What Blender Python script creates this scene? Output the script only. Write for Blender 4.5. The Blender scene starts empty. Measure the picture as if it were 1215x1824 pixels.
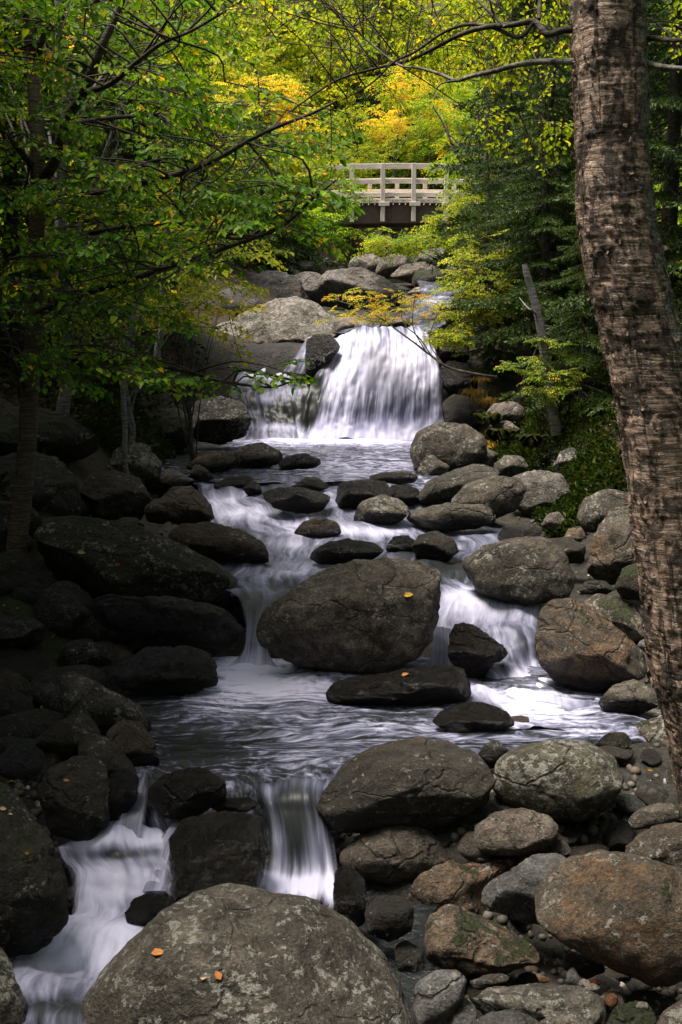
import bpy, math, random
import numpy as np
from mathutils import Vector
rad = math.radians
random.seed(7)
RS = np.random.RandomState(11)

# ------------------------------------------------------------------ camera, light, exposure
ZC = 2.6                       # camera height above the lowest water
PITCH = rad(9.0)
FOC = 40.0 / 36.0 * 1824.0     # focal length in pixels of the photograph
scene = bpy.context.scene
COL = scene.collection
cam_data = bpy.data.cameras.new('camera')
cam = bpy.data.objects.new('camera', cam_data)
COL.objects.link(cam)
cam.location = (0, 0, ZC)
cam.rotation_euler = (math.pi / 2 - PITCH, 0, 0)
cam_data.sensor_fit = 'VERTICAL'
cam_data.sensor_height = 36.0
cam_data.sensor_width = 24.0
cam_data.lens = 40.0
cam_data.clip_start = 0.05
cam_data.clip_end = 600.0
scene.camera = cam

SUN_EL, SUN_AZ = 72.0, -95.0   # azimuth: degrees clockwise from +Y (upstream); light comes from upper left
world = bpy.data.worlds.new('World')
scene.world = world
world.use_nodes = True
wn = world.node_tree.nodes
wl = world.node_tree.links
wn.clear()
sky = wn.new('ShaderNodeTexSky')
sky.sky_type = 'NISHITA'
sky.sun_disc = False
sky.sun_elevation = rad(SUN_EL)
sky.sun_rotation = rad(SUN_AZ)
sky.air_density = 1.0
sky.dust_density = 4.0
sky.ozone_density = 1.0
bg = wn.new('ShaderNodeBackground')
bg.inputs['Strength'].default_value = 0.065
wo = wn.new('ShaderNodeOutputWorld')
hs = wn.new('ShaderNodeHueSaturation')      # thin overcast: the sky's light is nearly neutral
hs.inputs['Saturation'].default_value = 0.42
wl.new(sky.outputs[0], hs.inputs['Color'])
wl.new(hs.outputs[0], bg.inputs[0])
wl.new(bg.outputs[0], wo.inputs[0])

sun_data = bpy.data.lights.new('sun', 'SUN')
sun_data.energy = 3.5
sun_data.angle = rad(20)
sun_data.color = (1.0, 0.91, 0.78)
sun = bpy.data.objects.new('sun', sun_data)
COL.objects.link(sun)
sd = Vector((math.sin(rad(SUN_AZ)) * math.cos(rad(SUN_EL)), math.cos(rad(SUN_AZ)) * math.cos(rad(SUN_EL)), math.sin(rad(SUN_EL))))
sun.rotation_euler = sd.to_track_quat('Z', 'Y').to_euler()
sun.location = sd * 60

scene.view_settings.view_transform = 'Standard'
scene.view_settings.look = 'None'
scene.view_settings.gamma = 1.0
scene.view_settings.exposure = 1.58
scene.view_settings.use_curve_mapping = False
scene.cycles.use_denoising = True
scene.cycles.max_bounces = 6
scene.cycles.diffuse_bounces = 3
scene.cycles.glossy_bounces = 2
scene.cycles.transmission_bounces = 4
scene.cycles.transparent_max_bounces = 8
scene.cycles.caustics_reflective = False
scene.cycles.caustics_refractive = False

# ------------------------------------------------------------------ helpers
CP, SP = math.cos(PITCH), math.sin(PITCH)
CAM = np.array([0, 0, ZC], float)

def ray(px, py):
    u = (px - 607.5) / FOC
    v = -(py - 912.0) / FOC
    return np.array([u, CP + v * SP, -SP + v * CP])

def at(px, py, Y):
    """World point seen at a pixel of the photograph, at distance Y up the valley."""
    d = ray(px, py)
    return CAM + d * (Y / d[1])

def to_px(P):
    Q = np.asarray(P) - CAM
    f = Q[..., 1] * CP - Q[..., 2] * SP
    u = Q[..., 1] * SP + Q[..., 2] * CP
    f = np.maximum(f, 1e-3)
    return 607.5 + FOC * Q[..., 0] / f, 912 - FOC * u / f

def _h(ix, iy, iz, seed):
    n = (ix.astype(np.int64) * 73856093) ^ (iy.astype(np.int64) * 19349663) ^ (iz.astype(np.int64) * 83492791) ^ (seed * 2654435761)
    n &= 0xFFFFFFFF
    n = (n ^ (n >> 15)) * 2246822519 & 0xFFFFFFFF
    n = (n ^ (n >> 13)) * 3266489917 & 0xFFFFFFFF
    n ^= n >> 16
    return n / 4294967295.0

def vnoise(P, seed=0):
    P = np.asarray(P, float)
    F = np.floor(P)
    f = P - F
    f = f * f * f * (f * (f * 6 - 15) + 10)
    ix, iy, iz = F[..., 0], F[..., 1], F[..., 2]
    r = 0
    for a in (0, 1):
        wa = f[..., 0] if a else 1 - f[..., 0]
        for b in (0, 1):
            wb = f[..., 1] if b else 1 - f[..., 1]
            for c in (0, 1):
                wc = f[..., 2] if c else 1 - f[..., 2]
                r = r + wa * wb * wc * _h(ix + a, iy + b, iz + c, seed)
    return r * 2 - 1

def fbm(P, octs=4, seed=0, gain=0.5):
    P = np.asarray(P, float)
    a, s, r = 1.0, 0.0, 0.0
    for k in range(octs):
        r = r + a * vnoise(P * (2.03 ** k) + 17.3 * k, seed + k)
        s += a
        a *= gain
    return r / s

def sstep(a, b, x):
    t = np.clip((x - a) / (b - a), 0, 1)
    return t * t * (3 - 2 * t)

def mesh_np(name, V, faces, attrs=None, smooth=True, uv=None):
    """V (n,3); faces: list of (m,k) index arrays; attrs: name -> per-vertex floats; uv: (n,2)."""
    me = bpy.data.meshes.new(name)
    V = np.ascontiguousarray(V, dtype=np.float32)
    faces = [np.asarray(f, dtype=np.int32) for f in faces if len(f)]
    loops = np.concatenate([f.ravel() for f in faces])
    sizes = np.concatenate([np.full(len(f), f.shape[1], dtype=np.int32) for f in faces])
    starts = np.concatenate([[0], np.cumsum(sizes)[:-1]]).astype(np.int32)
    me.vertices.add(len(V))
    me.vertices.foreach_set('co', V.ravel())
    me.loops.add(len(loops))
    me.loops.foreach_set('vertex_index', loops)
    me.polygons.add(len(sizes))
    me.polygons.foreach_set('loop_start', starts)
    me.polygons.foreach_set('loop_total', sizes)
    me.polygons.foreach_set('use_smooth', np.full(len(sizes), smooth, dtype=bool))
    for k, a in (attrs or {}).items():
        at_ = me.attributes.new(k, 'FLOAT', 'POINT')
        at_.data.foreach_set('value', np.ascontiguousarray(a, dtype=np.float32))
    if uv is not None:
        l = me.uv_layers.new(name='flow')
        l.data.foreach_set('uv', np.ascontiguousarray(uv[loops], dtype=np.float32).ravel())
    me.update()
    me.validate()
    return me

def link(name, me, mat=None, parent=None, loc=None, **props):
    o = bpy.data.objects.new(name, me)
    COL.objects.link(o)
    if mat is not None and me is not None and not me.materials:
        me.materials.append(mat)
    if parent is not None:
        o.parent = parent
    if loc is not None:
        o.location = loc
    for k, v in props.items():
        o[k] = v
    return o

def thing(name, label, cat, loc, group=None):
    o = bpy.data.objects.new(name, None)
    COL.objects.link(o)
    o.location = tuple(float(c) for c in loc)
    o.empty_display_size = 0.1
    o['label'] = label
    o['category'] = cat
    if group:
        o['group'] = group
    return o

def tube_np(pts, radii, n=8, cap=True):
    """Tapered tube along a polyline; returns V, quads, and (around, along) coordinates."""
    P = np.asarray(pts, float)
    R = np.asarray(radii, float)
    m = len(P)
    T = np.gradient(P, axis=0)
    T /= np.linalg.norm(T, axis=1)[:, None] + 1e-9
    ref = np.array([0.13, 1, 0.07]) if abs(T[:, 1]).mean() < 0.8 else np.array([0, 0.1, 1.0])
    A = np.cross(T, ref)
    A /= np.linalg.norm(A, axis=1)[:, None] + 1e-9
    B = np.cross(T, A)
    th = np.arange(n) / n * 2 * math.pi
    V = P[:, None] + R[:, None, None] * (np.cos(th)[None, :, None] * A[:, None] + np.sin(th)[None, :, None] * B[:, None])
    V = V.reshape(-1, 3)
    i = np.arange(m - 1)[:, None] * n
    j = np.arange(n)[None]
    q = np.stack([i + j, i + (j + 1) % n, i + n + (j + 1) % n, i + n + j], -1).reshape(-1, 4)
    return V, q

def smooth_path(pts, n):
    """Catmull-Rom through control rows."""
    P = np.asarray(pts, float)
    Q = np.vstack([2 * P[0] - P[1], P, 2 * P[-1] - P[-2]])
    t = np.linspace(0, len(P) - 1 - 1e-9, n)
    k = np.floor(t).astype(int)
    f = (t - k)[:, None]
    p0, p1, p2, p3 = Q[k], Q[k + 1], Q[k + 2], Q[k + 3]
    return 0.5 * (2 * p1 + (p2 - p0) * f + (2 * p0 - 5 * p1 + 4 * p2 - p3) * f ** 2 + (3 * p1 - p0 - 3 * p2 + p3) * f ** 3)

class Acc:
    """Collects pieces of geometry into one mesh."""
    def __init__(self):
        self.V, self.F, self.A, self.n = [], {}, [], 0
    def add(self, V, faces, a=None):
        V = np.asarray(V)
        for f in faces:
            f = np.asarray(f)
            self.F.setdefault(f.shape[1], []).append(f + self.n)
        self.V.append(V)
        self.A.append(np.zeros(len(V)) if a is None else a)
        self.n += len(V)
    def mesh(self, name, smooth=True):
        return mesh_np(name, np.concatenate(self.V), [np.concatenate(f) for f in self.F.values()], {'rnd': np.concatenate(self.A)}, smooth)

# ------------------------------------------------------------------ node helpers
class NT:
    def __init__(self, name):
        self.mat = bpy.data.materials.new(name)
        self.mat.use_nodes = True
        self.n = self.mat.node_tree.nodes
        self.l = self.mat.node_tree.links
        self.n.clear()
        self.out = self.n.new('ShaderNodeOutputMaterial')
    def put(self, sock, v):
        if hasattr(v, 'is_output'):
            self.l.new(v, sock)
        elif v is not None:
            sock.default_value = v
    def node(self, typ, **kw):
        nd = self.n.new(typ)
        for k, v in kw.items():
            setattr(nd, k, v)
        return nd
    def noise(self, vec, scale, detail=4, rough=0.55, dist=0.0):
        nd = self.node('ShaderNodeTexNoise')
        self.put(nd.inputs['Vector'], vec)
        nd.inputs['Scale'].default_value = scale
        nd.inputs['Detail'].default_value = detail
        nd.inputs['Roughness'].default_value = rough
        nd.inputs['Distortion'].default_value = dist
        return nd.outputs['Fac']
    def voro(self, vec, scale, feature='F1', out='Distance'):
        nd = self.node('ShaderNodeTexVoronoi', feature=feature)
        self.put(nd.inputs['Vector'], vec)
        nd.inputs['Scale'].default_value = scale
        return nd.outputs[out]
    def math(self, op, a, b=0.0, clamp=False):
        nd = self.node('ShaderNodeMath', operation=op, use_clamp=clamp)
        self.put(nd.inputs[0], a)
        self.put(nd.inputs[1], b)
        return nd.outputs[0]
    def ss(self, v, a, b, o0=0.0, o1=1.0):
        nd = self.node('ShaderNodeMapRange', interpolation_type='SMOOTHSTEP')
        self.put(nd.inputs[0], v)
        self.put(nd.inputs[1], a)
        self.put(nd.inputs[2], b)
        self.put(nd.inputs[3], o0)
        self.put(nd.inputs[4], o1)
        return nd.outputs[0]
    def mix(self, f, a, b):
        nd = self.node('ShaderNodeMix', data_type='RGBA')
        self.put(nd.inputs[0], f)
        self.put(nd.inputs[6], a if hasattr(a, 'is_output') else (*a, 1))
        self.put(nd.inputs[7], b if hasattr(b, 'is_output') else (*b, 1))
        return nd.outputs[2]
    def mul(self, a, b):
        nd = self.node('ShaderNodeMix', data_type='RGBA', blend_type='MULTIPLY')
        nd.inputs[0].default_value = 1.0
        self.put(nd.inputs[6], a if hasattr(a, 'is_output') else (*a, 1))
        self.put(nd.inputs[7], b if hasattr(b, 'is_output') else (*b, 1))
        return nd.outputs[2]
    def vmul(self, v, s):
        nd = self.node('ShaderNodeVectorMath', operation='MULTIPLY')
        self.put(nd.inputs[0], v)
        nd.inputs[1].default_value = s
        return nd.outputs[0]
    def vadd(self, v, s):
        nd = self.node('ShaderNodeVectorMath', operation='ADD')
        self.put(nd.inputs[0], v)
        self.put(nd.inputs[1], s)
        return nd.outputs[0]
    def attr(self, name, typ='GEOMETRY', out='Fac'):
        nd = self.node('ShaderNodeAttribute', attribute_type=typ, attribute_name=name)
        return nd.outputs[out]
    def obj(self, rnd=True):
        tc = self.node('ShaderNodeTexCoord').outputs['Object']
        if not rnd:
            return tc
        oi = self.node('ShaderNodeObjectInfo').outputs['Random']
        cx = self.node('ShaderNodeCombineXYZ')
        for i, k in enumerate((37.0, 91.0, 13.0)):
            self.l.new(self.math('MULTIPLY', oi, k), cx.inputs[i])
        return self.vadd(tc, cx.outputs[0])
    def ramp(self, f, stops, interp='LINEAR'):
        nd = self.node('ShaderNodeValToRGB')
        cr = nd.color_ramp
        cr.interpolation = interp
        while len(cr.elements) < len(stops):
            cr.elements.new(0.5)
        for e, (p, c) in zip(cr.elements, stops):
            e.position = p
            e.color = (*c, 1)
        self.put(nd.inputs[0], f)
        return nd.outputs[0]
    def bump(self, h, strength=0.5, dist=0.01, normal=None):
        nd = self.node('ShaderNodeBump')
        nd.inputs['Strength'].default_value = strength
        nd.inputs['Distance'].default_value = dist
        self.put(nd.inputs['Height'], h)
        if normal is not None:
            self.put(nd.inputs['Normal'], normal)
        return nd.outputs[0]
    def bsdf(self, col, rough=0.8, normal=None, spec=0.5, **kw):
        nd = self.node('ShaderNodeBsdfPrincipled')
        self.put(nd.inputs['Base Color'], col if hasattr(col, 'is_output') else (*col, 1))
        self.put(nd.inputs['Roughness'], rough)
        self.put(nd.inputs['Specular IOR Level'], spec)
        if normal is not None:
            self.put(nd.inputs['Normal'], normal)
        for k, v in kw.items():
            self.put(nd.inputs[k.replace('_', ' ')], v)
        return nd.outputs[0]
    def mixsh(self, f, a, b):
        nd = self.node('ShaderNodeMixShader')
        self.put(nd.inputs[0], f)
        self.l.new(a, nd.inputs[1])
        self.l.new(b, nd.inputs[2])
        return nd.outputs[0]
    def end(self, sh):
        self.l.new(sh, self.out.inputs['Surface'])
        return self.mat

# ------------------------------------------------------------------ materials
def mat_rock():
    t = NT('rock')
    p = t.obj()
    tone = t.attr('tone', 'OBJECT', 'Color')
    lich = t.attr('lich', 'OBJECT')
    mossA = t.attr('moss', 'OBJECT')
    ochA = t.attr('ochre', 'OBJECT')
    wetA = t.attr('wet', 'OBJECT')
    wl_ = t.attr('waterline')
    big = t.noise(p, 3.0, 5, 0.6, 0.4)
    med = t.noise(p, 14.0, 6, 0.65, 0.3)
    fine = t.noise(p, 70.0, 5, 0.7)
    grain = t.noise(p, 260.0, 3, 0.7)
    c = t.mix(t.ss(big, 0.32, 0.68), t.mul(tone, (0.62, 0.6, 0.58)), t.mul(tone, (1.25, 1.22, 1.2)))
    c = t.mix(t.ss(med, 0.40, 0.66), t.mul(c, (0.58, 0.57, 0.56)), c)
    c = t.mix(t.ss(fine, 0.35, 0.7), t.mul(c, (0.55, 0.54, 0.53)), t.mul(c, (1.3, 1.28, 1.26)))
    c = t.mix(t.ss(grain, 0.4, 0.65), t.mul(c, (0.72, 0.72, 0.72)), t.mul(c, (1.12, 1.12, 1.12)))
    # ochre stain
    om = t.ss(t.math('ADD', t.noise(t.vmul(p, (1, 1, 1.4)), 2.3, 5, 0.6, 0.8), t.math('MULTIPLY', t.math('SUBTRACT', ochA, 0.5), 0.4)), 0.48, 0.62)
    om = t.math('MULTIPLY', om, t.ss(ochA, 0.0, 0.12))
    om = t.math('MULTIPLY', om, t.ss(med, 0.36, 0.56, 0.35, 1.0))
    c = t.mix(t.math('MULTIPLY', om, 0.75), c, t.mix(t.ss(fine, 0.35, 0.65), (0.065, 0.034, 0.016), (0.20, 0.115, 0.055)))
    # pale lichen blotches with dark rims
    ln = t.noise(p, 30.0, 6, 0.72, 0.15)
    lb = t.noise(p, 5.0, 3, 0.5)
    lv = t.math('ADD', t.math('MULTIPLY', ln, 0.7), t.math('MULTIPLY', lb, 0.3))
    lm = t.ss(t.math('ADD', lv, t.math('MULTIPLY', lich, 0.13)), 0.595, 0.66)
    dk = t.ss(t.math('ADD', t.noise(p, 15.0, 7, 0.75, 0.1), t.math('MULTIPLY', lich, 0.12)), 0.55, 0.62)
    c = t.mix(t.math('MULTIPLY', dk, 0.7), c, (0.022, 0.020, 0.016))
    c = t.mix(t.math('MULTIPLY', lm, 0.75), c, t.mix(t.ss(grain, 0.35, 0.65), (0.20, 0.20, 0.17), (0.40, 0.39, 0.36)))
    # moss on upward faces
    geo = t.node('ShaderNodeNewGeometry')
    sx = t.node('ShaderNodeSeparateXYZ')
    t.l.new(geo.outputs['Normal'], sx.inputs[0])
    mm = t.math('ADD', t.math('MULTIPLY', sx.outputs[2], 0.24), t.noise(p, 6.0, 6, 0.7, 0.6))
    mm = t.ss(t.math('ADD', mm, t.math('MULTIPLY', mossA, 0.36)), 0.88, 0.94)
    mm = t.math('MULTIPLY', mm, t.ss(mossA, 0.0, 0.1))
    c = t.mix(t.math('MULTIPLY', mm, 0.9), c, t.mix(t.ss(fine, 0.35, 0.7), (0.006, 0.010, 0.002), (0.032, 0.048, 0.008)))
    # wet below the water line and on soaked rocks
    wn_ = t.math('ADD', t.math('MULTIPLY', wl_, 1.0), t.math('MULTIPLY', t.math('SUBTRACT', big, 0.5), 0.6))
    wet = t.math('MAXIMUM', t.math('MULTIPLY', wetA, t.ss(med, 0.2, 0.55, 0.75, 1.0)), t.ss(wn_, 0.35, 0.6))
    pd = t.node('ShaderNodeTexNoise')
    t.l.new(p, pd.inputs['Vector'])
    pd.inputs['Scale'].default_value = 4.0
    pd.inputs['Detail'].default_value = 4
    crk = t.ss(t.voro(t.vadd(t.vmul(p, (1.0, 1.0, 1.7)), t.vmul(pd.outputs['Color'], (0.45, 0.45, 0.45))), 1.7, 'DISTANCE_TO_EDGE'), 0.004, 0.028, 1.0, 0.0)
    orr = t.node('ShaderNodeObjectInfo').outputs['Random']
    crk = t.math('MULTIPLY', crk, t.ss(orr, 0.25, 0.7))
    c = t.mix(t.math('MULTIPLY', crk, 0.42), c, (0.012, 0.010, 0.008))
    c = t.mix(wet, c, t.mul(c, (0.20, 0.185, 0.17)))
    rough = t.math('SUBTRACT', 0.82, t.math('MULTIPLY', wet, 0.56))
    h = t.math('ADD', t.math('MULTIPLY', med, 1.0), t.math('MULTIPLY', fine, 0.45))
    h = t.math('ADD', h, t.math('MULTIPLY', grain, 0.12))
    h = t.math('ADD', h, t.math('MULTIPLY', mm, 0.35))
    h = t.math('SUBTRACT', h, t.math('MULTIPLY', crk, 0.45))
    return t.end(t.bsdf(c, rough, t.bump(t.math('ADD', h, t.math('MULTIPLY', big, 1.2)), 1.0, 0.05), 0.35))

def mat_ground():
    t = NT('forest_ground')
    geo = t.node('ShaderNodeNewGeometry')
    p = geo.outputs['Position']
    big = t.noise(p, 0.8, 4, 0.6)
    med = t.noise(p, 7.0, 6, 0.7)
    fine = t.noise(p, 45.0, 5, 0.7)
    litter = t.voro(p, 30.0, out='Color')
    c = t.mix(t.ss(med, 0.3, 0.7), (0.008, 0.006, 0.004), (0.026, 0.019, 0.012))
    c = t.mix(t.ss(fine, 0.45, 0.7), c, t.mix(t.ss(litter, 0.3, 0.8), (0.05, 0.03, 0.014), (0.12, 0.065, 0.025)))
    c = t.mix(t.math('MULTIPLY', t.ss(big, 0.45, 0.6), t.ss(med, 0.35, 0.6)), c, (0.022, 0.036, 0.008))
    bed = t.attr('bed')
    st = t.mix(t.ss(t.noise(p, 9.0, 6, 0.7, 0.5), 0.35, 0.7), (0.010, 0.009, 0.007), (0.042, 0.036, 0.030))
    c = t.mix(bed, c, st)
    h = t.math('ADD', med, t.math('MULTIPLY', fine, 0.4))
    return t.end(t.bsdf(c, t.math('SUBTRACT', 0.9, t.math('MULTIPLY', bed, 0.35)), t.bump(h, 0.9, 0.06), 0.3))

def mat_water(name, kx, ky, warp=0.0, bumps=0.5, con=3.2, drough=0.10):
    """Dark clear water that turns white where it is full of air; streaks run along the flow."""
    t = NT(name)
    uv = t.node('ShaderNodeUVMap', uv_map='flow').outputs[0]
    if warp:
        wv = t.node('ShaderNodeTexNoise')
        t.l.new(uv, wv.inputs['Vector'])
        wv.inputs['Scale'].default_value = 1.7
        wv.inputs['Detail'].default_value = 3
        off = t.vmul(wv.outputs['Color'], (warp, warp, 0))
        uvw = t.vadd(uv, off)
    else:
        uvw = uv
    s1 = t.noise(t.vmul(uvw, (kx, ky, 1)), 1.0, 6, 0.6, 0.3)
    s2 = t.noise(t.vmul(uvw, (kx * 3.1, ky * 1.6, 1)), 1.0, 4, 0.6, 0.2)
    lump = t.noise(t.vmul(uvw, (kx * 0.22, ky * 0.9, 1)), 1.0, 3, 0.5, 0.5)
    foam = t.attr('foam')
    n = t.math('ADD', t.math('MULTIPLY', s1, 0.5), t.math('ADD', t.math('MULTIPLY', s2, 0.18), t.math('MULTIPLY', lump, 0.32)))
    f = t.math('ADD', foam, t.math('MULTIPLY', t.math('SUBTRACT', n, 0.5), con))
    f = t.ss(f, 0.08, 1.35)
    h = t.math('ADD', t.math('MULTIPLY', s1, 1.0), t.math('MULTIPLY', s2, 0.3))
    h = t.math('ADD', h, t.math('MULTIPLY', lump, 0.7))
    nrm = t.bump(h, bumps, 0.05)
    dark = t.bsdf((0.016, 0.019, 0.020), drough, nrm, 0.5, IOR=1.33)
    fc = t.mix(f, (0.27, 0.29, 0.50), (0.68, 0.67, 0.88))
    soft = t.bump(h, bumps * 0.45, 0.05)
    white = t.bsdf(fc, 0.55, soft, 0.3)
    tr = t.node('ShaderNodeBsdfTranslucent')
    t.put(tr.inputs[0], fc)
    white = t.mixsh(0.22, white, tr.outputs[0])
    sh = t.mixsh(f, dark, white)
    # ragged see-through rim where the sheet thins out over rock
    edge = t.attr('rim')
    tp = t.node('ShaderNodeBsdfTransparent')
    keep = t.ss(t.math('ADD', edge, t.math('MULTIPLY', t.math('SUBTRACT', s1, 0.5), 1.6)), 0.12, 0.85)
    sh = t.mixsh(keep, tp.outputs[0], sh)
    return t.end(sh)

def mat_leaf(name, stops, trans=0.45, gloss=0.12):
    t = NT(name)
    r = t.attr('rnd')
    c = t.ramp(r, stops)
    geo = t.node('ShaderNodeNewGeometry')
    v = t.noise(geo.outputs['Position'], 1.3, 2, 0.5)
    c = t.mul(c, t.mix(t.ss(v, 0.3, 0.7), (0.8, 0.8, 0.8), (1.2, 1.15, 1.0)))
    a = t.bsdf(c, 0.45, None, gloss)
    tr = t.node('ShaderNodeBsdfTranslucent')
    t.put(tr.inputs[0], t.mul(c, (1.35, 1.3, 0.7)))
    return t.end(t.mixsh(trans, a, tr.outputs[0]))

def mat_bark(name, c1, c2, scale=(8, 8, 60), rough=0.85, lich=(0.25, 0.26, 0.22), la=0.3, spot=None):
    t = NT(name)
    p = t.node('ShaderNodeTexCoord').outputs['Object']
    q = t.vmul(p, scale)
    n1 = t.noise(q, 1.0, 5, 0.65, 0.5)
    n2 = t.noise(p, 6.0, 5, 0.65, 0.5)
    n3 = t.noise(p, 70.0, 4, 0.7)
    c = t.mix(t.ss(n1, 0.35, 0.65), c1, c2)
    c = t.mix(t.ss(n3, 0.35, 0.7), t.mul(c, (0.6, 0.6, 0.6)), c)
    c = t.mix(t.math('MULTIPLY', t.ss(n2, 0.55, 0.68), la), c, lich)
    h = t.math('ADD', n1, t.math('MULTIPLY', n3, 0.4))
    return t.end(t.bsdf(c, rough, t.bump(h, 0.8, 0.012), 0.25))

def mat_birch():
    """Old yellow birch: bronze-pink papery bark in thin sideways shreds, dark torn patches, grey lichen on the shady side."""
    t = NT('birch_bark')
    g = t.node('ShaderNodeAttribute', attribute_type='GEOMETRY', attribute_name='around').outputs['Fac']
    z = t.node('ShaderNodeAttribute', attribute_type='GEOMETRY', attribute_name='along').outputs['Fac']
    cx = t.node('ShaderNodeCombineXYZ')
    t.l.new(g, cx.inputs[0])
    t.l.new(z, cx.inputs[1])
    P = t.node('ShaderNodeTexCoord').outputs['Object']
    cs = cx.outputs[0]
    wob = t.noise(P, 5.0, 3, 0.5)
    cz = t.node('ShaderNodeCombineXYZ')
    t.l.new(t.math('MULTIPLY', wob, 0.05), cz.inputs[1])
    cs2 = t.vadd(cs, cz.outputs[0])
    s1 = t.noise(t.vmul(cs2, (1.5, 46, 1)), 1.0, 7, 0.72, 0.12)
    s2 = t.noise(t.vmul(cs2, (3.2, 150, 1)), 1.0, 4, 0.7, 0.1)
    pat = t.noise(t.vmul(cs2, (2.6, 9, 1)), 1.0, 8, 0.74, 0.25)
    fine = t.noise(P, 130.0, 4, 0.7)
    c = t.mix(t.ss(s1, 0.34, 0.60), (0.105, 0.068, 0.048), (0.38, 0.26, 0.195))
    c = t.mix(t.ss(t.noise(t.vmul(cs2, (1.6, 4.0, 1)), 1.0, 4, 0.6, 0.8), 0.50, 0.66), c, t.mul(c, (1.7, 1.65, 1.65)))
    c = t.mix(t.ss(s2, 0.53, 0.60), c, (0.58, 0.47, 0.40))
    fis = t.noise(t.vmul(cs2, (6.5, 2.2, 1)), 1.0, 6, 0.7, 0.3)
    c = t.mix(t.math('MULTIPLY', t.ss(fis, 0.56, 0.64), 0.8), c, (0.028, 0.019, 0.013))
    c = t.mix(t.math('MULTIPLY', t.ss(s2, 0.42, 0.34), 0.85), c, (0.035, 0.022, 0.015))
    c = t.mix(t.math('MULTIPLY', t.ss(pat, 0.50, 0.56), 0.85), c, (0.030, 0.021, 0.015))
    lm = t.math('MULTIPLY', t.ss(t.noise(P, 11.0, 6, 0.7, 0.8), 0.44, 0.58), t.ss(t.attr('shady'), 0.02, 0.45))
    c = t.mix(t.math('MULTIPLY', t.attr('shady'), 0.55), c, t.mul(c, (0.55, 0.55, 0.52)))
    c = t.mix(lm, c, t.mix(t.ss(fine, 0.35, 0.65), (0.07, 0.08, 0.065), (0.26, 0.28, 0.25)))
    c = t.mix(t.ss(fine, 0.3, 0.7), t.mul(c, (0.66, 0.66, 0.66)), t.mul(c, (1.15, 1.15, 1.15)))
    h = t.math('ADD', t.math('MULTIPLY', s1, 1.2), t.math('MULTIPLY', s2, 0.6))
    h = t.math('SUBTRACT', h, t.math('MULTIPLY', t.ss(pat, 0.50, 0.57), 0.9))
    h = t.math('ADD', h, t.math('MULTIPLY', fine, 0.3))
    return t.end(t.bsdf(c, 0.7, t.bump(t.math('SUBTRACT', h, t.math('MULTIPLY', t.ss(fis, 0.56, 0.64), 0.7)), 1.0, 0.012), 0.3))

def mat_plain(name, col, rough=0.8, var=0.35, scale=8.0, stretch=(1, 1, 1), bumpd=0.004):
    t = NT(name)
    p = t.vmul(t.obj(), stretch)
    n = t.noise(p, scale, 5, 0.65, 0.3)
    f = t.noise(p, scale * 7, 4, 0.7)
    c = t.mix(t.ss(n, 0.3, 0.7), tuple(x * (1 - var) for x in col), tuple(x * (1 + var * 0.5) for x in col))
    c = t.mix(t.math('MULTIPLY', t.ss(f, 0.5, 0.75), 0.4), c, tuple(x * 0.45 for x in col))
    return t.end(t.bsdf(c, rough, t.bump(t.math('ADD', n, f), 0.5, bumpd), 0.3))

M_ROCK = mat_rock()
M_GROUND = mat_ground()
M_FALL = mat_water('falling_water', 15.0, 0.7, 0.10, 0.16, 3.6, 0.42)
M_RAPID = mat_water('rapid_water', 12.0, 2.2, 0.30, 0.32, 3.0, 0.38)
M_POOL = mat_water('pool_water', 9.0, 17.0, 0.55, 1.0, 4.6)

# ------------------------------------------------------------------ terrain
# level of the stream along the valley (metres from the camera)
_rows = [(1824, 3.7), (1700, 4.2), (1600, 4.75), (1500, 5.0), (1440, 5.15), (1400, 5.3), (1300, 6.0), (1200, 7.1), (1150, 7.4), (1060, 7.9),
         (1000, 8.8), (950, 9.6), (900, 10.3), (850, 11.4), (800, 13.8), (780, 15.2), (590, 16.3), (560, 18.0), (535, 20.0), (505, 24.0), (488, 30.0)]
PY = np.array([r[1] for r in _rows])
PZ = np.array([at(607, *r)[2] for r in _rows])
PROW = np.array([r[0] for r in _rows], float)
PY = np.concatenate([[-12, 2.0], PY, [36, 60, 110, 220]])
PZ = np.concatenate([[0.0 - 0.6, PZ[0] - 0.1], PZ, [PZ[-1] + 0.8, PZ[-1] + 9, PZ[-1] + 34, PZ[-1] + 80]])
SY = np.array([-12, 0, 4, 8, 12, 16, 20, 24, 30, 36, 60, 110, 220.0])
SZ = np.array([0.2, 0.3, 0.25, 0.62, 1.5, 2.3, 3.1, 3.8, 4.7, 6.6, 15, 40, 88.0])
CY = np.array([-12, 2, 4, 7, 10, 15, 16.2, 20, 25, 30, 36, 50])
CX = np.array([0.2, 0.2, 0.2, 0.35, 0.1, 0.05, 0.1, 1.2, 1.7, 1.7, 1.9, 2])
CW = np.array([1.2, 1.3, 1.4, 1.55, 1.9, 1.7, 1.5, 1.6, 2.4, 2.4, 1.2, 0.1])

def level(Y):
    return np.interp(Y, PY, PZ)

def depth_at_row(py):
    return float(np.interp(-py, -PROW, PY[2:2 + len(PROW)]))

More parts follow.
